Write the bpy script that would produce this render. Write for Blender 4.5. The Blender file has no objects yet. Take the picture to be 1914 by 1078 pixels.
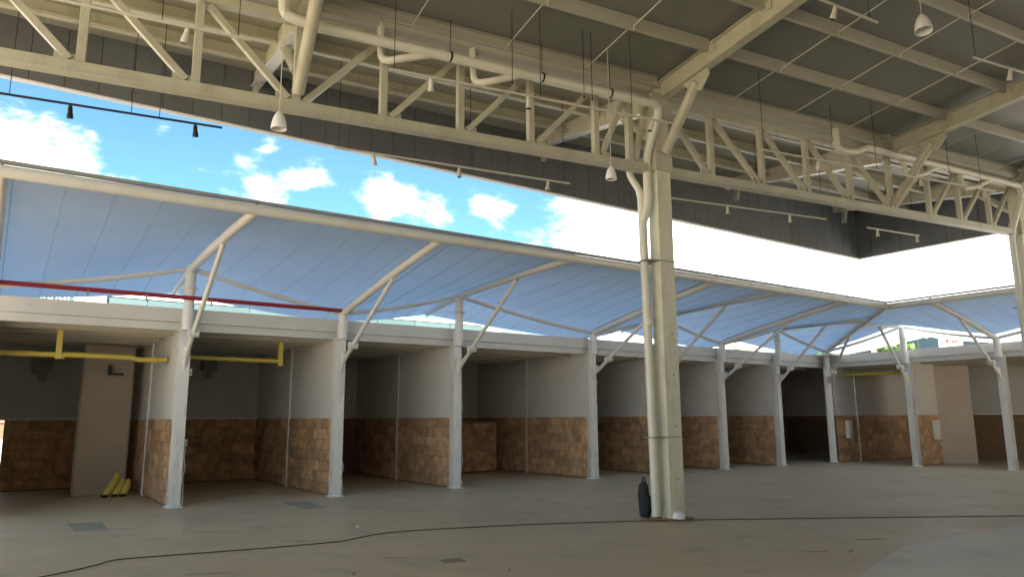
import bpy, math, random
from mathutils import Vector, Matrix
random.seed(7)
R = math.radians
scene = bpy.context.scene
COL = scene.collection

# ------------------------------------------------------------------ camera
CAM_H = 1.6
PITCH, YAW, ROLL = 0.1744, 0.956845, 0.0059845
cam = bpy.data.cameras.new('camera')
cam.sensor_fit = 'HORIZONTAL'; cam.sensor_width = 36.0
cam.lens = 1371.72 / 1914 * 36.0
cam.clip_start = 0.05; cam.clip_end = 4000
cam_ob = bpy.data.objects.new('camera', cam); COL.objects.link(cam_ob)
fw = Vector((math.cos(YAW), math.sin(YAW), 0)); rt = Vector((math.sin(YAW), -math.cos(YAW), 0)); up = Vector((0, 0, 1))
cf = fw * math.cos(PITCH) + up * math.sin(PITCH)
cu = up * math.cos(PITCH) - fw * math.sin(PITCH)
r2 = rt * math.cos(ROLL) - cu * math.sin(ROLL)
u2 = rt * math.sin(ROLL) + cu * math.cos(ROLL)
m = Matrix.Identity(4)
for i in range(3):
    m[i][0] = r2[i]; m[i][1] = u2[i]; m[i][2] = -cf[i]
m[2][3] = CAM_H
cam_ob.matrix_world = m
scene.camera = cam_ob

# ------------------------------------------------------------------ world, sun, exposure
SUN_EL = R(38)
SUN_TRAVEL = Vector((0.28, 0.96, 0)).normalized()        # horizontal direction in which sunlight travels
sun_from = -SUN_TRAVEL
SUN_ROT = math.atan2(sun_from.x, sun_from.y)
world = bpy.data.worlds.new('World'); scene.world = world; world.use_nodes = True
wn, wl = world.node_tree.nodes, world.node_tree.links
wn.clear()
# cumulus clouds seen over the stalls: direction, angular width, density
CLOUDS = [
    (0.32, 0.88, 0.34, 0.42, -0.15),          # the clear window of blue
    (-0.035, 0.955, 0.258, 0.078, 0.44), (0.055, 0.955, 0.255, 0.05, 0.34),
    (0.272, 0.920, 0.284, 0.045, 0.21), (0.322, 0.893, 0.314, 0.022, 0.20), (0.300, 0.905, 0.304, 0.026, 0.16),
    (0.408, 0.864, 0.297, 0.028, 0.20), (0.440, 0.851, 0.288, 0.026, 0.18), (0.472, 0.838, 0.279, 0.024, 0.18),
    (0.236, 0.917, 0.320, 0.022, 0.20), (0.258, 0.905, 0.343, 0.015, 0.20), (0.542, 0.796, 0.271, 0.024, 0.18),
    (0.14, 0.927, 0.348, 0.016, 0.20), (0.520, 0.808, 0.282, 0.018, 0.20), (0.40, 0.878, 0.268, 0.022, 0.24),
    (0.660, 0.708, 0.250, 0.060, 0.36), (0.80, 0.56, 0.22, 0.16, 0.30), (0.92, 0.36, 0.18, 0.20, 0.16),
]
def W(t, **k):
    n = wn.new(t)
    for a, b in k.items(): setattr(n, a, b)
    return n
out = W('ShaderNodeOutputWorld'); bg = W('ShaderNodeBackground')
sky = W('ShaderNodeTexSky', sky_type='NISHITA', sun_disc=False)
sky.sun_elevation = SUN_EL; sky.sun_rotation = SUN_ROT; sky.air_density = 1.0; sky.dust_density = 0.0; sky.ozone_density = 3.0
tc = W('ShaderNodeTexCoord')
sep = W('ShaderNodeSeparateXYZ'); wl.new(tc.outputs['Generated'], sep.inputs[0])
def WM(op, a, b=None, clamp=False):
    n = W('ShaderNodeMath', operation=op); n.use_clamp = clamp
    for i, v in enumerate((a, b)):
        if v is None: continue
        if isinstance(v, (int, float)): n.inputs[i].default_value = v
        else: wl.new(v, n.inputs[i])
    return n.outputs[0]
# clouds: fluffy noise on the view direction, flattened a little towards the horizon
mp = W('ShaderNodeMapping'); mp.inputs['Scale'].default_value = (1, 1, 1.9); mp.inputs['Location'].default_value = (3.30, 1.72, 0.4)
wl.new(tc.outputs['Generated'], mp.inputs[0])
n1 = W('ShaderNodeTexNoise'); n1.inputs['Scale'].default_value = 13.0; n1.inputs['Detail'].default_value = 9; n1.inputs['Roughness'].default_value = 0.60; n1.inputs['Distortion'].default_value = 0.25
wl.new(mp.outputs[0], n1.inputs['Vector'])
# more cover along +X (the right of the view), clearer towards +Y
bias = WM('ADD', WM('MULTIPLY', sep.outputs['X'], 0.04), WM('MULTIPLY', WM('EXPONENT', WM('MULTIPLY', WM('MAXIMUM', sep.outputs['Z'], 0.0), -13.0)), 0.7))
dens = WM('ADD', n1.outputs['Fac'], bias)
for cx, cy, cz, wd, am in CLOUDS:
    dn = W('ShaderNodeVectorMath', operation='DISTANCE'); wl.new(tc.outputs['Generated'], dn.inputs[0]); dn.inputs[1].default_value = (cx, cy, cz)
    q = WM('DIVIDE', dn.outputs['Value'], wd)
    dens = WM('ADD', dens, WM('MULTIPLY', WM('EXPONENT', WM('MULTIPLY', WM('MULTIPLY', q, q), -1.0)), am))
ramp = W('ShaderNodeMapRange'); ramp.interpolation_type = 'SMOOTHSTEP'
ramp.inputs['From Min'].default_value = 0.46; ramp.inputs['From Max'].default_value = 0.84
wl.new(dens, ramp.inputs['Value'])
mix = W('ShaderNodeMix', data_type='RGBA')
wl.new(WM('POWER', ramp.outputs[0], 1.9), mix.inputs['Factor'])
skym = W('ShaderNodeMix', data_type='RGBA', blend_type='MULTIPLY'); skym.inputs['Factor'].default_value = 1.0
skym.inputs['B'].default_value = (0.182, 0.255, 0.250, 1)
wl.new(sky.outputs[0], skym.inputs['A'])
wl.new(skym.outputs['Result'], mix.inputs['A'])
mix.inputs['B'].default_value = (5.7, 5.5, 5.2, 1)
wl.new(mix.outputs['Result'], bg.inputs['Color'])
bg.inputs['Strength'].default_value = 0.10
wl.new(bg.outputs[0], out.inputs[0])

sun = bpy.data.lights.new('sun', 'SUN'); sun.energy = 3.0; sun.angle = R(0.53); sun.color = (1.0, 0.95, 0.86)
sun_ob = bpy.data.objects.new('sun', sun); COL.objects.link(sun_ob)
d = (SUN_TRAVEL * math.cos(SUN_EL) + Vector((0, 0, -math.sin(SUN_EL))))
sun_ob.rotation_euler = d.to_track_quat('-Z', 'Y').to_euler()
sun_ob.location = (-15, -25, 30)

vs = scene.view_settings
vs.view_transform = 'Standard'; vs.look = 'None'; vs.gamma = 1.0; vs.use_curve_mapping = False
vs.exposure = 3.25

# ------------------------------------------------------------------ helpers
class MB:
    """collects shapes, in world coordinates, for one mesh object"""
    def __init__(s): s.v = []; s.f = []
    def add(s, vs, fs):
        o = len(s.v); s.v += [tuple(x) for x in vs]; s.f += [tuple(i + o for i in f) for f in fs]; return s
    def obox(s, c, ax, ay, az, hx, hy, hz):
        c = Vector(c); P = []
        for sz in (-1, 1):
            for sy in (-1, 1):
                for sx in (-1, 1): P.append(c + ax * hx * sx + ay * hy * sy + az * hz * sz)
        return s.add(P, [(0, 2, 3, 1), (4, 5, 7, 6), (0, 1, 5, 4), (2, 6, 7, 3), (0, 4, 6, 2), (1, 3, 7, 5)])
    def box(s, lo, hi):
        c = [(a + b) / 2 for a, b in zip(lo, hi)]; h = [(b - a) / 2 for a, b in zip(lo, hi)]
        return s.obox(c, Vector((1, 0, 0)), Vector((0, 1, 0)), Vector((0, 0, 1)), *h)
    def bar(s, p0, p1, w, h, upv=(0, 0, 1), off=(0, 0)):
        """rectangular bar p0-p1, w sideways, h along up; off = (side, up) shift"""
        p0, p1 = Vector(p0), Vector(p1); a = (p1 - p0); L = a.length; a.normalize()
        upv = Vector(upv); sd = a.cross(upv).normalized(); uu = sd.cross(a).normalized()
        c = (p0 + p1) / 2 + sd * off[0] + uu * off[1]
        return s.obox(c, a, sd, uu, L / 2, w / 2, h / 2)
    def ibeam(s, p0, p1, w, h, tf, tw, upv=(0, 0, 1)):
        s.bar(p0, p1, tw, h - 2 * tf, upv)
        s.bar(p0, p1, w, tf, upv, (0, h / 2 - tf / 2)); s.bar(p0, p1, w, tf, upv, (0, -h / 2 + tf / 2)); return s
    def zbeam(s, p0, p1, w, h, t, upv=(0, 0, 1), flip=1):
        s.bar(p0, p1, t, h, upv)
        s.bar(p0, p1, w, t, upv, (flip * (w / 2 + t / 2 - 0.001), h / 2 - t / 2)); s.bar(p0, p1, w, t, upv, (flip * (w / 2 + t / 2 - 0.001), -h / 2 + t / 2))
        s.bar(p0, p1, t, 0.035, upv, (flip * (w + t / 2 - 0.001), -h / 2 + t + 0.0175)); return s
    def tube(s, pts, r, n=12, caps=True):
        pts = [Vector(p) for p in pts]; rs = r if isinstance(r, (list, tuple)) else [r] * len(pts)
        o = len(s.v); ref = None
        for i, p in enumerate(pts):
            if i == 0: t = pts[1] - p
            elif i == len(pts) - 1: t = p - pts[i - 1]
            else: t = (pts[i + 1] - p).normalized() + (p - pts[i - 1]).normalized()
            t.normalize()
            if ref is None:
                ref = Vector((0, 0, 1)) if abs(t.z) < 0.9 else Vector((1, 0, 0))
            a = t.cross(ref).normalized(); b = a.cross(t).normalized(); ref = b
            for k in range(n):
                an = 2 * math.pi * k / n
                s.v.append(tuple(p + (a * math.cos(an) + b * math.sin(an)) * rs[i]))
        for i in range(len(pts) - 1):
            for k in range(n):
                a0 = o + i * n + k; a1 = o + i * n + (k + 1) % n
                s.f.append((a0, a1, a1 + n, a0 + n))
        if caps:
            s.f.append(tuple(o + k for k in reversed(range(n)))); e = o + (len(pts) - 1) * n
            s.f.append(tuple(e + k for k in range(n)))
        return s
    def lathe(s, c, prof, n=16, axis=(0, 0, 1)):
        """prof: list of (radius, height) along axis from c"""
        ax = Vector(axis).normalized()
        return s.tube([Vector(c) + ax * z for _, z in prof], [max(r, 0.001) for r, _ in prof], n)
    def poly(s, pts, ext):
        """flat polygon pts extruded by vector ext"""
        n = len(pts); pts = [Vector(p) for p in pts]; ext = Vector(ext)
        return s.add(pts + [p + ext for p in pts], [tuple(reversed(range(n))), tuple(range(n, 2 * n))] + [(i, (i + 1) % n, n + (i + 1) % n, n + i) for i in range(n)])

def wloc(o):
    l = Vector((0, 0, 0))
    while o is not None: l += Vector(o.location); o = o.parent
    return l
def thing(name, label, cat, loc, group=None):
    o = bpy.data.objects.new(name, None); COL.objects.link(o); o.location = loc; o.empty_display_size = 0.2
    o['label'] = label; o['category'] = cat
    if group: o['group'] = group
    return o
def tag(o, label, cat, group=None):
    o['label'] = label; o['category'] = cat
    if group: o['group'] = group
    return o
def build(name, mb, mat, parent=None, loc=None, smooth=False, bevel=0.0, label=None):
    """links mb as one mesh object; its origin is the parent's origin, or loc for a top-level object"""
    off = wloc(parent) if parent is not None else Vector(loc if loc is not None else (0, 0, 0))
    me = bpy.data.meshes.new(name)
    me.from_pydata([(x - off.x, y - off.y, z - off.z) for x, y, z in mb.v], [], mb.f); me.update()
    me.materials.append(mat)
    o = bpy.data.objects.new(name, me); COL.objects.link(o)
    if parent is not None: o.parent = parent
    else: o.location = off
    if smooth:
        me.polygons.foreach_set('use_smooth', [True] * len(me.polygons))
        me.set_sharp_from_angle(angle=R(40))
    if bevel:
        b = o.modifiers.new('bevel', 'BEVEL'); b.width = bevel; b.segments = 2; b.limit_method = 'ANGLE'; b.harden_normals = False
    if label: o['label'] = label
    return o
def structure(o): o['kind'] = 'structure'; return o

# ------------------------------------------------------------------ materials
def mat(name, col, rough=0.5, var=0.12, scale=3.0, bump=0.0, bscale=40.0, metal=0.0, objrand=0.0, spec=0.5, dirt=None, dirt_amt=0.0, dirt_scale=1.5, stretch=(1, 1, 1)):
    mt = bpy.data.materials.new(name); mt.use_nodes = True
    nt = mt.node_tree; N, L = nt.nodes, nt.links
    b = N['Principled BSDF']; b.inputs['Roughness'].default_value = rough; b.inputs['Metallic'].default_value = metal
    b.inputs['Specular IOR Level'].default_value = spec
    geo = N.new('ShaderNodeNewGeometry')
    mpn = N.new('ShaderNodeMapping'); mpn.inputs['Scale'].default_value = stretch; L.new(geo.outputs['Position'], mpn.inputs[0])
    no = N.new('ShaderNodeTexNoise'); no.inputs['Scale'].default_value = scale; no.inputs['Detail'].default_value = 6; no.inputs['Roughness'].default_value = 0.6
    L.new(mpn.outputs[0], no.inputs['Vector'])
    mr = N.new('ShaderNodeMapRange'); mr.inputs['From Min'].default_value = 0.3; mr.inputs['From Max'].default_value = 0.7
    mr.inputs['To Min'].default_value = 1 - var; mr.inputs['To Max'].default_value = 1 + var
    L.new(no.outputs['Fac'], mr.inputs['Value'])
    fac = mr.outputs[0]
    if objrand:
        oi = N.new('ShaderNodeObjectInfo')
        m2 = N.new('ShaderNodeMapRange'); m2.inputs['To Min'].default_value = 1 - objrand; m2.inputs['To Max'].default_value = 1 + objrand
        L.new(oi.outputs['Random'], m2.inputs['Value'])
        mu = N.new('ShaderNodeMath'); mu.operation = 'MULTIPLY'; L.new(fac, mu.inputs[0]); L.new(m2.outputs[0], mu.inputs[1]); fac = mu.outputs[0]
    vm = N.new('ShaderNodeVectorMath'); vm.operation = 'SCALE'; vm.inputs[0].default_value = col[:3]; L.new(fac, vm.inputs['Scale'])
    res = vm.outputs[0]
    if dirt:
        dn = N.new('ShaderNodeTexNoise'); dn.inputs['Scale'].default_value = dirt_scale; dn.inputs['Detail'].default_value = 8; dn.inputs['Roughness'].default_value = 0.7
        L.new(mpn.outputs[0], dn.inputs['Vector'])
        dr = N.new('ShaderNodeMapRange'); dr.inputs['From Min'].default_value = 0.5; dr.inputs['From Max'].default_value = 0.75; dr.inputs['To Max'].default_value = dirt_amt
        L.new(dn.outputs['Fac'], dr.inputs['Value'])
        mx = N.new('ShaderNodeMix'); mx.data_type = 'RGBA'; L.new(dr.outputs[0], mx.inputs['Factor']); L.new(res, mx.inputs['A']); mx.inputs['B'].default_value = (*dirt, 1)
        res = mx.outputs['Result']
    L.new(res, b.inputs['Base Color'])
    if bump:
        bn = N.new('ShaderNodeTexNoise'); bn.inputs['Scale'].default_value = bscale; bn.inputs['Detail'].default_value = 4; L.new(geo.outputs['Position'], bn.inputs['Vector'])
        bu = N.new('ShaderNodeBump'); bu.inputs['Strength'].default_value = bump; bu.inputs['Distance'].default_value = 0.02
        L.new(bn.outputs['Fac'], bu.inputs['Height']); L.new(bu.outputs[0], b.inputs['Normal'])
    return mt

M_STEEL = mat('cream_steel_paint', (0.48, 0.465, 0.35), 0.42, 0.05, 2.0, 0.05, 30, dirt=(0.25, 0.19, 0.12), dirt_amt=0.55, dirt_scale=3.2, stretch=(1, 1, 0.45))
M_COLUMN = mat('cream_column_paint', (0.66, 0.63, 0.48), 0.45, 0.05, 2.0, 0.05, 30, dirt=(0.30, 0.24, 0.16), dirt_amt=0.5, dirt_scale=4.5, stretch=(1, 1, 0.3))
M_PIPE = mat('white_plastic_pipe', (0.70, 0.68, 0.57), 0.35, 0.04, 2.0, dirt=(0.42, 0.38, 0.28), dirt_amt=0.3, dirt_scale=3.0)
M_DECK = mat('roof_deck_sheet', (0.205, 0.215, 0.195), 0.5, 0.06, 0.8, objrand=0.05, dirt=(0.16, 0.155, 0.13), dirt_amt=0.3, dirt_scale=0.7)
M_PURLIN = mat('purlin_paint', (0.46, 0.445, 0.36), 0.45, 0.05, 2.0, dirt=(0.36, 0.33, 0.25), dirt_amt=0.3, dirt_scale=1.6)
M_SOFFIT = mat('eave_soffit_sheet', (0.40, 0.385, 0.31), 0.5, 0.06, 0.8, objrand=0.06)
M_LIP_GLINT = mat('bright_white_lip', (0.85, 0.85, 0.83), 0.3, 0.03)  # white colour stands in for sky light caught on the flange edges
M_FASCIA = mat('dark_grey_cladding', (0.158, 0.165, 0.175), 0.45, 0.08, 1.2, objrand=0.07, dirt=(0.20, 0.20, 0.195), dirt_amt=0.25, dirt_scale=0.9)
M_TRIM = mat('white_trim', (0.80, 0.80, 0.78), 0.4, 0.04)
M_WHITE = mat('white_column_paint', (0.74, 0.71, 0.65), 0.45, 0.05, 3.0, 0.05, 30, dirt=(0.34, 0.30, 0.25), dirt_amt=0.6, dirt_scale=5.0, stretch=(1, 1, 0.35))
M_TUBE = mat('white_tube_paint', (0.70, 0.68, 0.63), 0.35, 0.04, 2.0, dirt=(0.45, 0.43, 0.38), dirt_amt=0.3, dirt_scale=2.5)
M_BEAM = mat('pale_grey_fascia_paint', (0.62, 0.60, 0.55), 0.45, 0.04, 1.5, dirt=(0.42, 0.41, 0.37), dirt_amt=0.3, dirt_scale=1.3)
M_BACK = mat('grey_back_wall_panel', (0.64, 0.62, 0.57), 0.6, 0.06, 1.5)
M_JOIST = mat('cream_joist_paint', (0.68, 0.63, 0.50), 0.5, 0.06, 2.0)
M_WALL = mat('off_white_wall_panel', (0.70, 0.665, 0.60), 0.6, 0.04, 1.5, 0.03, 60, dirt=(0.42, 0.40, 0.36), dirt_amt=0.35, dirt_scale=1.2)
M_TILE = mat('brown_block_cladding', (0.54, 0.325, 0.175), 0.7, 0.32, 5.0, 0.25, 35, objrand=0.22, dirt=(0.17, 0.10, 0.055), dirt_amt=0.7, dirt_scale=3.0)
M_GROUT = mat('dark_brown_backing', (0.24, 0.15, 0.085), 0.9, 0.15, 6.0)
M_BOARD = mat('beige_board', (0.42, 0.35, 0.27), 0.6, 0.06, 1.2, dirt=(0.32, 0.25, 0.19), dirt_amt=0.4, dirt_scale=1.4)
M_STUD = mat('grey_brown_post', (0.26, 0.23, 0.18), 0.6, 0.08)
M_YELLOW = mat('yellow_pipe_paint', (0.58, 0.45, 0.08), 0.4, 0.07, 2.0, dirt=(0.35, 0.27, 0.06), dirt_amt=0.3, dirt_scale=3)
M_RED = mat('maroon_pipe_paint', (0.28, 0.018, 0.025), 0.4, 0.08)
M_BLACK = mat('black_rubber', (0.012, 0.012, 0.013), 0.55, 0.15)
M_BAG = mat('black_fabric', (0.02, 0.021, 0.023), 0.7, 0.25, 12, 0.3, 60)
M_ALU = mat('brushed_metal', (0.45, 0.44, 0.42), 0.35, 0.05, metal=0.7)
M_LAMP = mat('white_lamp_plastic', (0.78, 0.78, 0.76), 0.3, 0.03)
M_SPOTW = mat('pale_spot_housing', (0.6, 0.57, 0.48), 0.35, 0.05)
M_BOX = mat('pale_box_plastic', (0.72, 0.70, 0.62), 0.4, 0.04)
M_GREY = mat('grey_box_paint', (0.28, 0.28, 0.27), 0.5, 0.08)
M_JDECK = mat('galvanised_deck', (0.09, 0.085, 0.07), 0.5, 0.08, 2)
M_HILL = mat('distant_hillside', (0.10, 0.14, 0.17), 0.9, 0.15, 0.05)
M_TEAL = mat('pale_teal_cladding', (0.05, 0.085, 0.088), 0.35, 0.08, 0.6, objrand=0.08)
M_BWHITE = mat('white_render', (0.82, 0.82, 0.80), 0.7, 0.04, 0.6)
M_SIGNW = mat('white_sign_paint', (0.86, 0.86, 0.84), 0.5, 0.02)
M_SIGNR = mat('red_sign_paint', (0.60, 0.08, 0.05), 0.5, 0.05)
M_ORANGE = mat('orange_wall_paint', (0.20, 0.075, 0.04), 0.8, 0.12, 2)
M_LEAF = mat('leaf_green', (0.075, 0.16, 0.025), 0.5, 0.35, 4, objrand=0.2)
M_BARK = mat('bark', (0.14, 0.10, 0.07), 0.9, 0.2, 8)
M_SEAM = mat('dark_seam', (0.32, 0.36, 0.42), 0.6, 0.1)
M_WINDOW = mat('window_glass_blue', (0.035, 0.062, 0.08), 0.35, 0.1, 0.5, objrand=0.25, spec=0.2)

def floor_material():
    mt = bpy.data.materials.new('worn_concrete_floor'); mt.use_nodes = True
    N, L = mt.node_tree.nodes, mt.node_tree.links; b = N['Principled BSDF']
    geo = N.new('ShaderNodeNewGeometry')
    def noise(sc, det=6, ro=0.6, st=(1, 1, 1), dist=0.0):
        mpn = N.new('ShaderNodeMapping'); mpn.inputs['Scale'].default_value = st; L.new(geo.outputs['Position'], mpn.inputs[0])
        n = N.new('ShaderNodeTexNoise'); n.inputs['Scale'].default_value = sc; n.inputs['Detail'].default_value = det; n.inputs['Roughness'].default_value = ro; n.inputs['Distortion'].default_value = dist
        L.new(mpn.outputs[0], n.inputs['Vector']); return n.outputs['Fac']
    def rng(v, a, b_, c, d_):
        r = N.new('ShaderNodeMapRange'); r.inputs['From Min'].default_value = a; r.inputs['From Max'].default_value = b_; r.inputs['To Min'].default_value = c; r.inputs['To Max'].default_value = d_; L.new(v, r.inputs['Value']); return r.outputs[0]
    def mixc(f, A, B):
        m_ = N.new('ShaderNodeMix'); m_.data_type = 'RGBA'
        L.new(f, m_.inputs['Factor'])
        for k, v in (('A', A), ('B', B)):
            if isinstance(v, tuple): m_.inputs[k].default_value = (*v, 1)
            else: L.new(v, m_.inputs[k])
        return m_.outputs['Result']
    c = mixc(rng(noise(0.35), 0.35, 0.65, 0, 1), (0.64, 0.505, 0.335), (0.73, 0.58, 0.39))
    c = mixc(rng(noise(1.6, 8, 0.7), 0.52, 0.75, 0, 0.5), c, (0.25, 0.23, 0.19))
    c = mixc(rng(noise(2.3, 8, 0.75, (1.0, 2.6, 1)), 0.64, 0.72, 0, 0.55), c, (0.17, 0.15, 0.12))
    c = mixc(rng(noise(60, 3, 0.6), 0.3, 0.7, 0, 0.16), c, (0.22, 0.20, 0.17))
    # rust bleeding from the foot of the cream column
    vd = N.new('ShaderNodeVectorMath'); vd.operation = 'DISTANCE'; L.new(geo.outputs['Position'], vd.inputs[0]); vd.inputs[1].default_value = (9.02, 8.42, 0)
    ad = N.new('ShaderNodeMath'); ad.operation = 'ADD'; L.new(vd.outputs['Value'], ad.inputs[0]); L.new(rng(noise(6), 0.3, 0.7, -0.22, 0.22), ad.inputs[1])
    c = mixc(rng(ad.outputs[0], 0.22, 0.50, 0.75, 0.0), c, (0.34, 0.145, 0.05))
    L.new(c, b.inputs['Base Color'])
    L.new(rng(noise(1.1), 0.3, 0.7, 0.38, 0.62), b.inputs['Roughness']); b.inputs['Specular IOR Level'].default_value = 0.4
    bu = N.new('ShaderNodeBump'); bu.inputs['Strength'].default_value = 0.12; bu.inputs['Distance'].default_value = 0.01
    L.new(noise(25, 5), bu.inputs['Height']); L.new(bu.outputs[0], b.inputs['Normal'])
    return mt
M_FLOOR = floor_material()
M_PALE = mat('pale_floor_screed', (0.66, 0.60, 0.48), 0.5, 0.06, 0.8, 0.08, 30, dirt=(0.33, 0.31, 0.26), dirt_amt=0.5, dirt_scale=1.4)
M_CORD = mat('brown_cable_sheath', (0.07, 0.055, 0.04), 0.6, 0.1)
M_PATCH = mat('grey_floor_patch', (0.36, 0.335, 0.265), 0.6, 0.1, 5)
M_PATCHB = mat('brown_floor_patch', (0.31, 0.245, 0.165), 0.6, 0.1, 5)

def membrane_material():
    mt = bpy.data.materials.new('translucent_membrane'); mt.use_nodes = True
    N, L = mt.node_tree.nodes, mt.node_tree.links; N.clear()
    o = N.new('ShaderNodeOutputMaterial')
    geo = N.new('ShaderNodeNewGeometry'); no = N.new('ShaderNodeTexNoise'); no.inputs['Scale'].default_value = 1.3; no.inputs['Detail'].default_value = 9; no.inputs['Roughness'].default_value = 0.68; no.inputs['Distortion'].default_value = 0.6
    L.new(geo.outputs['Position'], no.inputs['Vector'])
    mx = N.new('ShaderNodeMix'); mx.data_type = 'RGBA'; L.new(no.outputs['Fac'], mx.inputs['Factor'])
    mx.inputs['A'].default_value = (0.50, 0.555, 0.62, 1); mx.inputs['B'].default_value = (0.66, 0.705, 0.76, 1)
    df = N.new('ShaderNodeBsdfDiffuse'); tr = N.new('ShaderNodeBsdfTranslucent'); gl = N.new('ShaderNodeBsdfGlossy'); gl.inputs['Roughness'].default_value = 0.35
    L.new(mx.outputs['Result'], df.inputs['Color']); L.new(mx.outputs['Result'], tr.inputs['Color'])
    m1 = N.new('ShaderNodeMixShader'); m1.inputs[0].default_value = 0.86; L.new(df.outputs[0], m1.inputs[1]); L.new(tr.outputs[0], m1.inputs[2])
    m2 = N.new('ShaderNodeMixShader'); m2.inputs[0].default_value = 0.03; L.new(m1.outputs[0], m2.inputs[1]); L.new(gl.outputs[0], m2.inputs[2])
    L.new(m2.outputs[0], o.inputs['Surface'])
    return mt
M_MEMB = membrane_material()

# ------------------------------------------------------------------ ground
g = structure(build('ground', MB().add([(-900, -900, 0), (900, -900, 0), (900, 900, 0), (-900, 900, 0)], [(0, 1, 2, 3)]), M_FLOOR))
g['label'] = 'worn olive grey concrete floor of the hall'
for pts, mt in ([(1.18, 13.91), (1.65, 13.78), (1.63, 12.71), (1.20, 12.85)], M_PATCH), ([(4.39, 7.72), (4.66, 7.72), (4.61, 7.47), (4.35, 7.51)], M_PATCHB), ([(4.82, 14.75), (5.34, 14.7), (5.23, 13.42), (4.84, 13.41)], M_PATCH):
    build('patch', MB().poly([(x, y, 0.0005) for x, y in pts], (0, 0, 0.0035)), mt, g)
M_SCUFF = mat('dark_scuff', (0.40, 0.31, 0.20), 0.7, 0.2, 8)
for i, (x, y) in enumerate([(2.02, 11.32), (2.71, 11.63), (3.39, 11.23), (3.50, 10.03), (7.74, 10.58), (8.29, 5.46), (9.67, 5.55), (4.05, 8.14), (12.52, 9.13), (10.11, 13.81), (11.46, 12.88), (2.09, 8.52)]):
    L_ = random.uniform(0.16, 0.30); w = random.uniform(0.03, 0.06); an = YAW - math.pi / 2 + random.uniform(-0.2, 0.25)
    P_ = []
    for k in range(12):
        a_ = 2 * math.pi * k / 12; q = random.uniform(0.7, 1.1)
        u, v = math.cos(a_) * L_ * q, math.sin(a_) * w * q
        P_.append((x + u * math.cos(an) - v * math.sin(an), y + u * math.sin(an) + v * math.cos(an), 0.0005))
    build('scuff', MB().poly(P_, (0, 0, 0.002)), M_SCUFF, g)
for i, (x, y) in enumerate([(4.69, 10.71), (4.69, 6.75), (3.28, 7.56), (8.6, 5.2)]):
    o = build('pebble', MB().lathe((x, y, 0.001), [(0.018, 0), (0.024, 0.012), (0.012, 0.026)], 7), M_TRIM if i == 0 else M_STUD, loc=(x, y, 0), smooth=True)
    tag(o, ['white pebble on the open floor left of the foreground column', 'dark pebble near the bottom edge below the brown patch', 'dark pebble near the bottom edge left of the brown patch', 'dark pebble beside the pale floor corner'][i], 'pebble', 'pebbles on the floor')
pf = structure(build('pale_floor', MB().poly([(7.33, 4.37, -0.02), (9.27, 4.95, -0.02), (10.95, 4.97, -0.02), (12.4, 4.78, -0.02), (20, 3.2, -0.02), (20, -6, -0.02), (4.0, 1.2, -0.02)][::-1], (0, 0, 0.04)), M_PALE, bevel=0.008))
pf['label'] = 'paler raised strip of smooth floor screed'

# ------------------------------------------------------------------ hall frame coordinates (turned 6 degrees against the stalls)
PHI = R(6.0)
E1 = Vector((math.cos(PHI), -math.sin(PHI), 0)); E2 = Vector((math.sin(PHI), math.cos(PHI), 0))
MC = Vector((9.12, 8.5, 0))
def hp(s, e, z): return MC + E1 * s + E2 * e + Vector((0, 0, z))
def rise(s): return 0.022 * s
def pz(s, e):           # underside of the purlins
    if e < -10: return 7.25 + rise(s) + 1.0 - 0.1 * min(5, -10 - e)
    return 7.25 + rise(s) + (-0.1 * e if e < 0 else 0.1 * e)
UP = Vector((0, 0, 1))
S_COL = [-12.4, 0.0, 11.65]
S_MID = [-6.2, 6.5]
S_RAFT = [-14.2, -12.4, -6.2, 0.0, 6.5, 11.65]
FX, FY = 22.55, 12.5           # planes of the dark eave cladding
S0, S1 = -14.2, 13.6

def eave_e(s, margin=-0.02):
    """hall depth e at which the line s=const meets the eave plane Y=FY (or X=FX)"""
    p = hp(s, 0, 0); e = (FY - margin - p.y) / E2.y
    x = p.x + E2.x * e
    return e

hall = thing('hall_roof', 'cream steel hall roof with rafters, purlins and sheet deck overhead', 'roof', hp(0, 0, 7.0))
# deck panels between the purlins
PE = [-0.12, -1.40, -2.55, -3.68, -4.85, -6.0, -7.15, -8.3, -9.45]
def deck_quad(s0, s1, ea0, eb0, ea1, eb1):
    """sheet between s0..s1; e from ea0 to eb0 at s0 and ea1 to eb1 at s1"""
    P = [hp(s0, ea0, pz(s0, ea0) + 0.205), hp(s1, ea1, pz(s1, ea1) + 0.205), hp(s1, eb1, pz(s1, eb1) + 0.205), hp(s0, eb0, pz(s0, eb0) + 0.205)]
    return MB().poly(P, (0, 0, 0.05))
segs = S_RAFT + [S1]
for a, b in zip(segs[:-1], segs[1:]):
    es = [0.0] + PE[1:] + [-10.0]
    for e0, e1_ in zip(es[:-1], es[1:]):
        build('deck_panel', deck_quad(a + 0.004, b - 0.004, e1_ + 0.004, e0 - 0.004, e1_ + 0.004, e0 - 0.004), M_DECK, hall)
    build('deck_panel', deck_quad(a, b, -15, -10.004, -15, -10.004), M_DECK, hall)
    if a >= -0.1: build('deck_panel', deck_quad(a, b, -28, -15.004, -28, -15.004), M_DECK, hall)  # roof extension out of view, added to darken the right side
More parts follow.
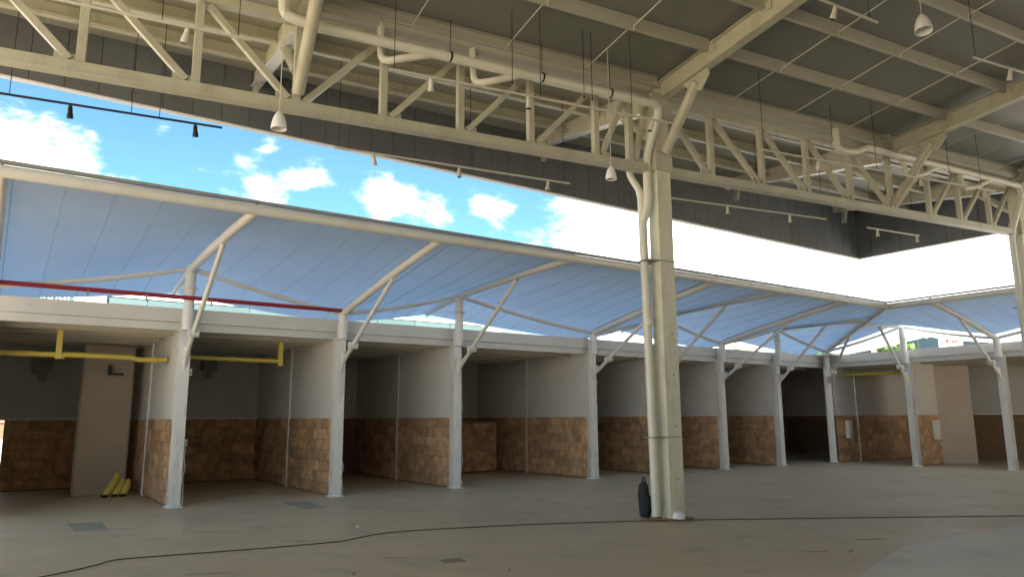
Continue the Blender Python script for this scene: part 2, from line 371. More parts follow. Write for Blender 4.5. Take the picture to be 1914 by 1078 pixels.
# purlins
for e in PE:
    for a, b in zip(segs[:-1], segs[1:]):
        z = lambda s: pz(s, e) + 0.10
        build('purlin', MB().zbeam(hp(a + 0.05, e, z(a)), hp(b - 0.05, e, z(b)), 0.065, 0.20, 0.006, flip=-1 if e < -0.5 else 1), M_PURLIN, hall)
for e in (-11.2, -12.5, -13.8, -14.9):
    build('purlin', MB().zbeam(hp(S0, e, pz(S0, e) + 0.1), hp(S1, e, pz(S1, e) + 0.1), 0.065, 0.2, 0.006), M_PURLIN, hall)
# rafters with bolted end plates, and the struts below them
for s in S_RAFT:
    z = lambda e: pz(s, e) - 0.06
    build('rafter', MB().ibeam(hp(s, -0.17, z(-0.17)), hp(s, -10, z(-10)), 0.17, 0.32, 0.014, 0.05), M_STEEL, hall, bevel=0.003)
    build('rafter', MB().ibeam(hp(s, -10, z(-10)), hp(s, -15, z(-15)), 0.17, 0.32, 0.014, 0.05), M_STEEL, hall)
    for e in (-1.40, -2.55, -3.68):
        for sd in (-1, 1):
            mb = MB(); c = hp(s + sd * 0.045, e - 0.04, pz(s, e) + 0.06)
            mb.obox(c, E1, E2, UP, 0.006, 0.07, 0.09)
            for dz in (-0.045, 0.045):
                for de in (-0.035, 0.035): mb.tube([c + UP * dz + E2 * de - E1 * 0.02 * 1, c + UP * dz + E2 * de + E1 * 0.02], 0.010, 6)
            build('cleat', mb, M_STEEL, hall)
    if s >= -6.3 and s < 11:
        g0 = hp(s, -1.02, pz(s, -1.02) - 0.22)
        build('gusset', MB().poly([hp(s - 0.012, -0.72, pz(s, -0.72) - 0.225), hp(s - 0.012, -1.30, pz(s, -1.3) - 0.225), hp(s - 0.012, -1.33, pz(s, -1.3) - 0.33), hp(s - 0.012, -1.12, pz(s, -1) - 0.52), hp(s - 0.012, -0.86, pz(s, -1) - 0.42)], E1 * 0.024), M_STEEL, hall)
        lo = hp(s, -0.20, 6.08 + rise(s)) if s == 0 else hp(s, -0.08, 5.98 + rise(s))
        build('strut', MB().tube([hp(s, -1.02, pz(s, -1.02) - 0.33), lo], 0.085, 16), M_STEEL, hall, smooth=True)
# white sag rods
for s in (-7.75, -9.3, -10.85, -4.65, -3.12, -1.6, 1.58, 3.16, 4.82, 7.9, 9.3, 10.6):
    for e0, e1_ in zip(PE[:5], PE[1:6]):
        a, b = hp(s, e0 - 0.02, pz(s, e0) + 0.03), hp(s, e1_ + 0.02, pz(s, e1_) + 0.06)
        mb = MB().tube([a, b], 0.010, 6); mb.tube([a + UP * 0.0, a - UP * 0.07], 0.010, 6)
        build('sag_rod', mb, M_SPOTW, hall)
# ---- eave: rises outwards from the truss to the dark cladding
EF = [0.16, 0.42, 0.70]
svals = [-14.2, -12.4, -9.3, -6.2, -3.1, 0, 3.25, 6.5, 9.1, 11.65, 13.6]
for a, b in zip(svals[:-1], svals[1:]):
    fs = [0.0] + EF + [1.0]
    for f0, f1 in zip(fs[:-1], fs[1:]):
        ea, eb = eave_e(a), eave_e(b)
        if eb < 0.1 or ea < 0.1: continue
        build('soffit_panel', deck_quad(a + 0.004, b - 0.004, ea * f0 + 0.004, ea * f1, eb * f0 + 0.004, eb * f1), M_SOFFIT, hall)
    for f in EF:
        ea, eb = eave_e(a) * f, eave_e(b) * f
        if eb < 0.05: continue
        build('eave_purlin', MB().zbeam(hp(a, ea, pz(a, ea) + 0.10), hp(b, eb, pz(b, eb) + 0.10), 0.09, 0.28, 0.006), M_COLUMN, hall)
        if a > -1: build('purlin_lip', MB().bar(hp(a + 0.06, ea - 0.06, pz(a, ea) - 0.044), hp(b - 0.06, eb - 0.06, pz(b, eb) - 0.044), 0.022, 0.006), M_LIP_GLINT, hall)  # bright line of caught light, put in as a white strip
for s in (-12.4, -6.2, 0.0, 6.5, 11.65):
    ee = eave_e(s)
    if ee < 0.3: ee = 0.5
    # tapered cantilever: deep at the truss, shallow at the edge
    top0, top1 = pz(s, 0.15) + 0.18, pz(s, ee) + 0.18
    pts = [hp(s - 0.03, 0.15, top0), hp(s - 0.03, ee, top1), hp(s - 0.03, ee, top1 - 0.26), hp(s - 0.03, 0.15, top0 - 0.50)]
    build('cantilever', MB().poly(pts, E1 * 0.06), M_COLUMN, hall)
    fl = MB(); fl.bar(hp(s, 0.15, top0 - 0.507), hp(s, ee, top1 - 0.267), 0.17, 0.012); build('cantilever_flange', fl, M_LIP_GLINT, hall)  # flange coloured white as if catching sky light
    br = MB(); b0 = hp(s, ee - 0.45, top1 - 0.30)
    br.bar(b0, b0 + Vector((0, 0, -0.42)) - E1 * 0.12, 0.09, 0.12, E2); build('hanging_channel', br, M_PURLIN, hall)
    build('knee_brace', MB().tube([hp(s, 0.05, 6.35 + rise(s)), hp(s, 0.9, pz(s, 0.9) - 0.25)], 0.08, 14), M_STEEL, hall, smooth=True)
# gutter box along the valley above the truss
for a, b in ((S0, -0.2), (0.2, 11.5)):
    build('valley_gutter', MB().bar(hp(a, 0.0, pz(a, 0) - 0.03), hp(b, 0.0, pz(b, 0) - 0.03), 0.30, 0.09), M_PURLIN, hall)

hw = thing('hall_wall', 'pale wall closing the hall behind the viewer', 'wall', hp(-1, -15.2, 0))  # out of view; added to cut the low light from behind
for i in range(10):
    a = S0 + (13.6 - S0) * i / 10; b = S0 + (13.6 - S0) * (i + 1) / 10
    build('wall_panel', MB().bar(hp(a + 0.01, -15.2, 4.0), hp(b - 0.01, -15.2, 4.0), 0.15, 8.0), M_WALL, hw)
build('wall_plinth', MB().bar(hp(S0, -15.1, 0.15), hp(13.6, -15.1, 0.15), 0.1, 0.3), M_BACK, hw)

# ------------------------------------------------------------------ trusses
def truss(label, s0, s1, mid, posts, group):
    t = thing('roof_truss', label, 'truss', hp((s0 + s1) / 2, 0, 5.7), group)
    zb = lambda s: 5.82 + rise(s); zt = lambda s: 7.06 + rise(s)
    build('bottom_chord', MB().bar(hp(s0, 0, zb(s0)), hp(s1, 0, zb(s1)), 0.14, 0.13).bar(hp(s0, 0, zb(s0) - 0.075), hp(s1, 0, zb(s1) - 0.075), 0.19, 0.018), M_STEEL, t, bevel=0.004)
    build('top_chord', MB().bar(hp(s0, 0, zt(s0)), hp(s1, 0, zt(s1)), 0.14, 0.13), M_STEEL, t, bevel=0.004)
    allp = [s0] + posts + [s1]
    for s in posts:
        build('post', MB().bar(hp(s, 0, zb(s) + 0.066), hp(s, 0, zt(s) - 0.066), 0.10, 0.10, E2), M_STEEL, t, bevel=0.006)
        build('gusset', MB().obox(hp(s + (-0.11 if s <= mid else 0.11), 0, zb(s) + 0.11), E1, E2, UP, 0.16, 0.01, 0.05), M_STEEL, t)
    for a, b in zip(allp[:-1], allp[1:]):
        if b <= mid + 0.01: p, q = hp(a + 0.10, 0, zt(a) - 0.09), hp(b - 0.11, 0, zb(b) + 0.09)
        else: p, q = hp(a + 0.11, 0, zb(a) + 0.09), hp(b - 0.10, 0, zt(b) - 0.09)
        build('diagonal', MB().bar(p, q, 0.085, 0.085, E2), M_STEEL, t, bevel=0.006)
    return t
truss('cream lattice roof truss left of the foreground column', -12.4, -0.14, -6.2, [-11.16, -9.92, -8.68, -7.44, -6.2, -5.0, -3.8, -2.58, -1.33, -0.62], 'cream roof trusses')
truss('cream lattice roof truss right of the foreground column', 0.14, 11.52, 6.5, [1.25, 2.56, 3.84, 5.16, 6.5, 7.9, 9.1, 10.35], 'cream roof trusses')

# ------------------------------------------------------------------ hall columns
def hall_column(s, label):
    t = thing('hall_column', label, 'column', hp(s, 0, 0), 'cream hall columns')
    w1, w2 = 0.31, 0.25; H = pz(s, 0) + 0.15
    mb = MB(); mb.obox(hp(s, 0, H / 2 + 0.01), E1, E2, UP, w1 / 2, w2 / 2, H / 2 - 0.01)
    build('shaft', mb, M_COLUMN, t, bevel=0.012)
    build('base_plate', MB().obox(hp(s, 0, 0.012), E1, E2, UP, 0.25, 0.21, 0.012), mat_rust, t, bevel=0.004)
    for sx in (-1, 1):
        build('base_stiffener', MB().poly([hp(s + sx * 0.155, -0.006, 0.024), hp(s + sx * 0.225, -0.006, 0.024), hp(s + sx * 0.155, -0.006, 0.20)], E2 * 0.012), M_COLUMN, t)
    mb = MB()
    for sy in (-1, 1): mb.bar(hp(s - 0.17, sy * 0.131, 0.165), hp(s + 0.17, sy * 0.131, 0.165), 0.012, 0.012)
    build('weld_line', mb, M_COLUMN, t)
    build('mortar_lump', MB().lathe(hp(s - 0.02, -0.15, 0.02), [(0.11, 0.0), (0.115, 0.04), (0.09, 0.10), (0.03, 0.13)], 9), M_TRIM, t, smooth=True)
    for z in (1.28, 4.18):
        build('clamp_band', MB().obox(hp(s - 0.12, 0.02, z), E1, E2, UP, 0.30, 0.155, 0.008), M_GREY, t)
    build('head_plate', MB().obox(hp(s, -0.14, 6.95 + rise(s)), E1, E2, UP, 0.20, 0.03, 0.22), M_STEEL, t, bevel=0.004)
    build('collar', MB().obox(hp(s, 0, 5.93 + rise(s)), E1, E2, UP, w1 / 2 + 0.03, w2 / 2 + 0.03, 0.17), M_STEEL, t, bevel=0.006)
    for z in (2.28, 2.95, 1.45, 0.62):
        build('bolt_hole', MB().tube([hp(s + 0.03, -0.1262, z), hp(s + 0.03, -0.128, z)], 0.014, 8), M_BLACK, t)
    return t
mat_rust = mat('rusty_plate', (0.30, 0.17, 0.09), 0.8, 0.3, 12, 0.2, 60)
hall_column(0.0, 'cream box column standing in the foreground, tied to a white downpipe')
hall_column(11.65, 'cream box column at the right edge of the view')

# ------------------------------------------------------------------ drain pipes
def bend(pts, rad=0.14, n=5):
    """rounds the corners of a polyline"""
    P = [Vector(p) for p in pts]; o = [P[0]]
    for i in range(1, len(P) - 1):
        a, b = (P[i - 1] - P[i]), (P[i + 1] - P[i]); r = min(rad, a.length * 0.45, b.length * 0.45)
        p0, p1 = P[i] + a.normalized() * r, P[i] + b.normalized() * r
        for k in range(n + 1):
            t_ = k / n; o.append(p0 * (1 - t_) ** 2 + P[i] * 2 * t_ * (1 - t_) + p1 * t_ ** 2)
    return o + [P[-1]]
dp = thing('drain_pipe', 'white drain pipe along the left truss, bending down at the foreground column', 'pipe', hp(-0.28, 0, 0))
build('downpipe', MB().tube(bend([hp(-6.05, -0.40, 6.67), hp(-0.25, -0.40, 6.81), hp(-0.27, -0.20, 6.35), hp(-0.26, 0.0, 6.0), hp(-0.26, 0.0, 5.15), hp(-0.33, 0.08, 4.85)], 0.2), 0.072, 18), M_PIPE, dp, smooth=True)
for s, z in ((-5.1, 6.74), (-3.65, 6.78)):
    build('branch', MB().tube(bend([hp(s, -0.1, 7.12), hp(s, -0.16, 6.52), hp(s + 0.25, -0.34, 6.55), hp(s + 0.85, -0.40, z + 0.02)], 0.16), 0.052, 14), M_PIPE, dp, smooth=True)
for s in (-4.15, -2.6, -1.3):
    build('hanger', MB().tube([hp(s, -0.40, 6.70 + 0.023 * (s + 6)), hp(s, -0.40, 7.3)], 0.006, 5).lathe(hp(s - 0.015, -0.40, 6.665 + 0.0236 * (s + 6.6)), [(0.08, 0), (0.08, 0.03)], 16, E1), M_BLACK, dp)
build('riser', MB().tube(bend([hp(-6.5, -0.42, 7.5), hp(-6.5, -0.42, 6.72), hp(-6.28, -0.42, 6.68), hp(-6.06, -0.40, 6.67)], 0.14), 0.07, 14), M_PIPE, dp, smooth=True)
dq = thing('branch_pipe', 'white downpipe with a dog-leg, strapped to the foreground column', 'pipe', hp(-0.38, 0.24, 4.5))
build('pipe', MB().tube(bend([hp(-0.48, 0.2, 6.95), hp(-0.47, 0.22, 5.72), hp(-0.32, 0.10, 5.38), hp(-0.30, 0.05, 0.05)], 0.12), [0.058]*9 + [0.072]*8, 14), M_PIPE, dq, smooth=True)
for z in (1.3, 3.1): build('joint', MB().lathe(hp(-0.30, 0.055, z), [(0.079, 0), (0.079, 0.10)], 16), M_PIPE, dq, smooth=True)
dr = thing('drain_pipe', 'white drain pipe hung along the truss right of the foreground column', 'pipe', hp(8, -0.3, 6.9))
build('pipe', MB().tube(bend([hp(4.42, -0.3, 7.32), hp(4.43, -0.3, 6.88), hp(5.0, -0.32, 6.92), hp(5.3, -0.34, 7.08), hp(11.2, -0.34, 7.14), hp(11.3, -0.3, 6.9), hp(11.25, 0.0, 6.0), hp(11.28, 0, 0.05)], 0.18), 0.07, 16), M_PIPE, dr, smooth=True)
build('branch', MB().tube(bend([hp(6.75, -0.2, 7.1), hp(6.8, -0.24, 6.72), hp(7.3, -0.3, 6.82), hp(7.8, -0.34, 7.08)], 0.14), 0.05, 14), M_PIPE, dr, smooth=True)
build('branch', MB().tube(bend([hp(8.9, -0.2, 7.1), hp(8.95, -0.24, 6.76), hp(9.4, -0.3, 6.86), hp(9.9, -0.34, 7.09)], 0.14), 0.05, 14), M_PIPE, dr, smooth=True)

# ------------------------------------------------------------------ dark eave cladding
FZ0 = 6.60
def ztop(x, y):
    r_ = Vector((x, y, 0)) - MC; return pz(r_.dot(E1), r_.dot(E2)) + 0.55
def fascia(label, p_of, n0, n1, step, ax, nrm, ztop):
    c = p_of((n0 + n1) / 2 * step)
    t = thing('eave_cladding', label, 'cladding', (c[0], c[1], FZ0), 'dark cladding at the roof edge')
    for i in range(n0, n1):
        a, b = i * step + 0.005, (i + 1) * step - 0.005
        pa, pb = Vector((*p_of(a), 0)), Vector((*p_of(b), 0))
        dz = random.uniform(-0.004, 0.004)
        mb = MB().poly([pa + UP * FZ0, pb + UP * FZ0, pb + UP * ztop(b), pa + UP * ztop(a)], nrm * (0.05 + dz))
        build('panel', mb, M_FASCIA, t)
    a, b = n0 * step - 0.069, n1 * step
    pa, pb = Vector((*p_of(a), 0)), Vector((*p_of(b), 0))
    build('backing', MB().poly([pa + UP * (FZ0 + 0.02) + nrm * 0.03, pb + UP * (FZ0 + 0.02) + nrm * 0.03, pb + UP * ztop(b) + nrm * 0.03, pa + UP * ztop(a) + nrm * 0.03], nrm * 0.04), M_BLACK, t)
    build('edge_trim', MB().bar(pa + UP * (FZ0 - 0.012) + nrm * 0.05, pb + UP * (FZ0 - 0.012) + nrm * 0.05, 0.12, 0.022), M_TRIM, t)
    return t
fascia('long dark grey panel cladding hanging from the hall roof edge', lambda a: (FX - a, FY), 0, 58, 0.46, Vector((-1, 0, 0)), Vector((0, 1, 0)), lambda a: ztop(FX - a, FY))
fascia('short dark grey panel cladding running right from the roof corner', lambda a: (FX, FY - a), 0, 36, 0.45, Vector((0, -1, 0)), Vector((1, 0, 0)), lambda a: ztop(FX, FY - a))

# ------------------------------------------------------------------ stall columns, masts
SY = 15.2            # front plane of the left row of stalls
SX = 24.55           # front plane of the right row
EY, EX, EZ = 10.75, 20.6, 4.65       # canopy edge beam
TALL, LOW = 4.50, 3.86
LEFTC = [(-0.15, 0), (2.97, 1), (6.12, 0), (9.05, 1), (13.33, 0), (15.95, 1), (18.68, 0), (21.55, 1)]
RIGHTC = [(12.3, 1), (9.55, 0), (6.8, 1)]
CORNER = (24.40, 15.10)
def stall_column(x, y, tall, ax, inw, label):
    """ax: along the facade, inw: into the stall"""
    t = thing('stall_column', label, 'column', (x, y, 0), 'white stall columns')
    ax, inw = Vector(ax), Vector(inw); c = Vector((x, y, 0))
    def blk(name, o, ha, hi, z0, z1, mt, **k):
        build(name, MB().obox(c + ax * o[0] + inw * o[1] + UP * (z0 + z1) / 2, ax, inw, UP, ha, hi, (z1 - z0) / 2), mt, t, **k)
    mb = MB(); z0, z1 = 0.0, 3.36
    for sy in (-1, 1): mb.obox(c + inw * sy * 0.095 + UP * (z0 + z1) / 2, ax, inw, UP, 0.10, 0.008, (z1 - z0) / 2)
    mb.obox(c + UP * (z0 + z1) / 2, ax, inw, UP, 0.006, 0.087, (z1 - z0) / 2)
    build('shaft', mb, M_WHITE, t, bevel=0.003)
    blk('base_plate', (0, 0), 0.15, 0.14, 0.002, 0.02, M_WHITE)
    build('plaster_foot', MB().lathe(c + UP * 0.0, [(0.17, 0.005), (0.155, 0.03), (0.13, 0.055)], 9), M_WHITE, t)
    zt = TALL if tall else LOW
    mp_ = c - inw * 0.14
    build('mast', MB().tube([mp_ + UP * 3.30, mp_ + UP * zt], 0.10, 18), M_TUBE, t, smooth=True)
    build('mast_cap', MB().lathe(mp_ + UP * (zt - 0.03), [(0.11, 0), (0.11, 0.05), (0.02, 0.09)], 18), M_TUBE, t, smooth=True)
    for z in (3.42, 3.58): build('strap', MB().lathe(mp_ + UP * z, [(0.107, 0), (0.107, 0.025)], 18), M_TUBE, t)
    build('mount_plate', MB().obox(c - inw * 0.055 + UP * 3.45, ax, inw, UP, 0.09, 0.03, 0.18), M_WHITE, t)
    if tall: build('flange', MB().lathe(mp_ + UP * 4.10, [(0.15, 0), (0.15, 0.02)], 18), M_TUBE, t)
    build('strut_bracket', MB().poly([c - inw * 0.104 + ax * (-0.012) + UP * 2.55, c - inw * 0.104 - ax * 0.012 + UP * 2.98, c - inw * 0.30 - ax * 0.012 + UP * 2.98], ax * 0.024), M_WHITE, t)
    return t
cl = ['white stall column just beyond the left frame edge', 'white stall column with tall mast and worn foot, nearest on the left', 'white stall column with short mast at the end of the red pipe', 'white stall column with tall mast and loose white cables, third from left', 'white stall column with short mast just left of the foreground column', 'white stall column with tall mast hidden behind the foreground column', 'white stall column with short mast just right of the foreground column', 'white stall column with tall mast beside the darkest stall opening']
for i, ((x, tall), lb) in enumerate(zip(LEFTC, cl)):
    if i == 0: continue
    stall_column(x, SY, tall, (1, 0, 0), (0, 1, 0), lb)
stall_column(CORNER[0], CORNER[1], 0, (0.7071, -0.7071, 0), (0.7071, 0.7071, 0), 'white stall column in the corner where both rows meet')
stall_column(SX, 12.3, 1, (0, -1, 0), (1, 0, 0), 'white stall column with tall mast, first in the right row')
stall_column(SX, 9.55, 0, (0, -1, 0), (1, 0, 0), 'white stall column with short mast near the right frame edge')

# ------------------------------------------------------------------ tensile canopy
can = thing('tensile_canopy', 'pale blue translucent membrane canopy on white tubes above the stalls', 'canopy', (10, 13, 4.0))
def zig(pts, v):
    pts = sorted(pts)
    for (a, za), (b, zb_) in zip(pts[:-1], pts[1:]):
        if a <= v <= b:
            t_ = (v - a) / (b - a)
            return za + (zb_ - za) * t_ - 0.05 * math.sin(math.pi * t_)
    return pts[0][1] if v < pts[0][0] else pts[-1][1]
LPTS = [(-3.3, TALL)] + [(x, TALL if t_ else LOW) for x, t_ in LEFTC] + [(CORNER[0], LOW)]
RPTS = [(CORNER[1], LOW)] + [(y, TALL if t_ else LOW) for y, t_ in RIGHTC] + [(4.0, LOW), (1.2, TALL)]
def back(pts, v, low):          # how far the membrane reaches behind the columns, and how low
    h = zig(pts, v); k = (h - (LOW - 0.05)) / (TALL - LOW + 0.05); k = max(0, min(1, k))
    return 0.55 + 1.15 * k ** 0.8, h - 0.10 - 0.14 * k
NV, NB = 18, 7
def membrane_point(wing, q, j):
    """wing L: q = X; wing R: q = Y.  j in 0..NV+NB"""
    if wing == 'L': pts, f0, c0, ed, cm = LPTS, EY, SY - 0.14, EX, CORNER[0]
    else: pts, f0, c0, ed, cm = RPTS, EX, SX - 0.14, EY, CORNER[1]
    vm = max(0.0, (q - ed) / (cm - ed))
    zc = zig(pts, q) + 0.09
    if j <= NV:
        t_ = j / NV; v = vm + (1 - vm) * t_; d_ = f0 + (c0 - f0) * v
        zd = EZ + 0.06 + (LOW - EZ) * vm
        # arms are the high lines; the cloth dips between them in the long direction and bows up across
        ks = sorted(k for k, _ in pts); f_ = 0.0
        for a_, b_ in zip(ks[:-1], ks[1:]):
            if a_ <= q <= b_: f_ = math.sin(math.pi * (q - a_) / (b_ - a_)) ** 0.8 if a_ < q < b_ else 0.0
        z = zd + (zc - zd) * (t_ ** 1.5) - (0.02 + 0.10 * f_) * math.sin(math.pi * t_) * (1 - vm)
    else:
        t_ = (j - NV) / NB; bk, zb_ = back(pts, q, LOW)
        d_ = c0 + bk * t_; z = zc + (zb_ - zc) * t_ ** 0.9
    return Vector((q, d_, z)) if wing == 'L' else Vector((d_, q, z))
def strip(wing, a, b, nsub=5):
    qs = [a + (b - a) * i / nsub for i in range(nsub + 1)]
    vs_, fs_, ns_ = [], [], []
    for q in qs:
        for j in range(NV + NB + 1):
            p = membrane_point(wing, q, j); vs_.append(p)
            dq = membrane_point(wing, q + 0.02, j) - membrane_point(wing, q - 0.02, j)
            j0, j1 = max(0, j - 1), min(NV + NB, j + 1)
            dj = membrane_point(wing, q, j1) - membrane_point(wing, q, j0)
            n_ = dq.cross(dj)
            if n_.length < 1e-9: n_ = Vector((0, 0, 1))
            n_.normalize()
            if n_.z < 0: n_ = -n_
            ns_.append(n_)
    w = NV + NB + 1
    for i in range(nsub):
        for j in range(NV + NB):
            f = (i * w + j, (i + 1) * w + j, (i + 1) * w + j + 1, i * w + j + 1)
            fs_.append(f if wing == 'L' else f[::-1])
    o = build('membrane_panel', MB().add(vs_, fs_), M_MEMB, can)
    o.data.polygons.foreach_set('use_smooth', [True] * len(o.data.polygons))
    o.data.normals_split_custom_set_from_vertices([tuple(n_) for n_ in ns_])
    sm = MB().tube([membrane_point(wing, a, j) - UP * 0.006 for j in range(0, NV + NB + 1)], 0.004, 5)
    build('seam', sm, M_SEAM, can)
x = -3.0
while x < CORNER[0] - 0.02:
    b = min(x + 0.594, CORNER[0] - 0.01); strip('L', x, b); x = b
y = 2.0
while y < CORNER[1] - 0.02:
    b = min(y + 0.594, CORNER[1] - 0.01); strip('R', y, b); y = b
def rail(name, a, b, r=0.085):
    build(name, MB().tube([a, b], r, 16), M_TUBE, can, smooth=True)
ec = Vector((EX, EY, EZ))
rail('edge_beam', Vector((-4, EY, EZ)), ec + Vector((0.03, 0, 0)), 0.08); rail('edge_beam', Vector((EX, 1.0, EZ)), ec, 0.08)
build('edge_clamp', MB().bar((-4, EY - 0.01, EZ + 0.115), (EX, EY - 0.01, EZ + 0.115), 0.07, 0.045), M_GREY, can)
build('edge_clamp', MB().bar((EX - 0.01, 1.0, EZ + 0.115), (EX - 0.01, EY - 0.05, EZ + 0.115), 0.07, 0.045), M_GREY, can)
def arm_set(base, front, tall, inw):
    zt = (TALL if tall else LOW)
    a = base - inw * 0.14 + UP * zt
    build('arm', MB().tube([a, a.lerp(front, 0.33) + UP * 0.03, a.lerp(front, 0.66) + UP * 0.03, front], [0.08, 0.08, 0.075, 0.07], 16), M_TUBE, can, smooth=True)
    build('arm_rail', MB().tube([a + UP * 0.10, a.lerp(front, 0.33) + UP * 0.125, a.lerp(front, 0.66) + UP * 0.12, front + UP * 0.09], 0.016, 6), M_GREY, can)
    L_ = (front - a).length
    f = min(0.56, 2.45 / L_)
    top = a.lerp(front, f) - UP * 0.05
    lo = base - inw * 0.20 + UP * 2.80
    build('strut', MB().tube([lo, top], 0.045, 14), M_TUBE, can, smooth=True)
    k = lo.lerp(top, 0.22); dr_ = (top - lo).normalized(); side = dr_.cross(inw).normalized()
    build('strut_collar', MB().lathe(k - dr_ * 0.05, [(0.07, 0), (0.075, 0.05), (0.06, 0.12)], 14, dr_).lathe(k - side * 0.09, [(0.075, 0), (0.075, 0.18)], 14, side), M_TUBE, can, smooth=True)
    if tall:
        e = a + inw * 1.62 + UP * -0.24
        build('back_arm', MB().tube([a, e], 0.07, 14), M_TUBE, can, smooth=True)
    else:
        build('back_stay', MB().tube([a - UP * 0.04, a + inw * 0.6 - UP * 0.10], 0.02, 8), M_TUBE, can)
    return a
I_L, I_R = Vector((0, 1, 0)), Vector((1, 0, 0))
tops = []
for x, t_ in LEFTC:
    fr = Vector((x, EY, EZ)) if x <= EX else Vector((x, EY + (x - EX) / (CORNER[0] - EX) * (CORNER[1] - EY), EZ + (LOW - EZ) * (x - EX) / (CORNER[0] - EX)))
    tops.append(arm_set(Vector((x, SY, 0)), fr, t_, I_L))
dg = Vector((0.66, 0.75, 0)).normalized()
ctop = arm_set(Vector((*CORNER, 0)), ec, 0, dg)
rt_ = []
for y, t_ in RIGHTC:
    vv = max(0, (y - EY) / (CORNER[1] - EY))
    fr = Vector((EX + vv * (CORNER[0] - EX), y, EZ + (LOW - EZ) * vv))
    rt_.append(arm_set(Vector((SX, y, 0)), fr, t_, I_R))
chain = [Vector((-3.3, SY - 0.14, TALL))] + tops + [ctop] + rt_
for a, b in zip(chain[:-1], chain[1:]):
    mid = (a + b) / 2 - UP * 0.05
    build('ridge_tube', MB().tube([a, a.lerp(b, .25) - UP * 0.037, mid, a.lerp(b, .75) - UP * 0.037, b], 0.05, 12), M_TUBE, can, smooth=True)

# maroon pipe tied between the short masts
rp = thing('red_pipe', 'thin maroon pipe crossing in front of the nearest mast', 'pipe', (3, SY - 0.3, 3.9))
build('pipe', MB().tube([(-2.5, SY - 0.30, 3.905), (6.10, SY - 0.22, 3.905)], 0.042, 12), M_RED, rp, smooth=True)
for x in (1.25, 3.35, 2.2): build('pipe_clip', MB().bar((x, SY - 0.29, 3.78), (x, SY - 0.29, 3.90), 0.03, 0.02, (0, 1, 0)), M_GREY, rp)

# ------------------------------------------------------------------ stall roofs
def stall_roof(label, a, b, ax, inw, front, cuts, depth=6.0):
    """a..b along ax (unit vector), front = origin point on the facade plane"""
    ax, inw, fr = Vector(ax), Vector(inw), Vector(front)
    t = thing('stall_roof', label, 'roof', fr + ax * (a + b) / 2 + UP * 3.3, 'flat stall roofs')
    P = lambda u, v, z: fr + ax * u + inw * v + UP * z
    build('fascia_board', MB().bar(P(a, 0.02, 3.60), P(b, 0.02, 3.60), 0.05, 0.27, UP), M_BEAM, t, bevel=0.004)
    build('front_beam', MB().bar(P(a, 0.11, 3.385), P(b, 0.11, 3.385), 0.12, 0.155, UP), M_BEAM, t, bevel=0.004)
    for i, v in enumerate((0.75, 1.5, 2.35, 3.2, 4.2)):
        build('joist', MB().ibeam(P(a, v, 3.365), P(b, v, 3.365), 0.11, 0.17, 0.012, 0.03), M_JOIST, t)
    # ribbed deck sheet
    n = int((b - a) / 0.32); vs_, fs_ = [], []
    for i in range(n):
        u = a + (b - a) * i / n; w = (b - a) / n
        for du, dz in ((0, 0), (0.38 * w, 0), (0.5 * w, 0.055), (0.88 * w, 0.055)):
            vs_ += [P(u + du, 0.14, 3.50 + dz), P(u + du, depth, 3.50 + dz)]
    for i in range(len(vs_) // 2 - 1): fs_.append((2 * i, 2 * i + 1, 2 * i + 3, 2 * i + 2))
    o = build('deck_sheet', MB().add(vs_, fs_), M_JDECK, t)
    so = o.modifiers.new('solid', 'SOLIDIFY'); so.thickness = 0.012; so.offset = 1
    build('roof_slab', MB().bar(P(a, depth / 2 + 0.05, 3.64), P(b, depth / 2 + 0.05, 3.64), depth, 0.08, UP), M_BEAM, t)
    if cuts: build('roof_slab', MB().box(*cuts), M_BEAM, t)
    return t
stall_roof('flat roof and pale fascia beam of the long left stall row', -3.0, 24.50, (1, 0, 0), (0, 1, 0), (0, SY + 0.06, 0), ((24.0, 14.6, 3.70), (30.4, 21.4, 3.78)))
stall_roof('flat roof and pale fascia beam of the right stall row', -15.17, 24.0, (0, -1, 0), (1, 0, 0), (SX + 0.06, 0, 0), None, 5.5)  # row extended far out of view to block light from the right

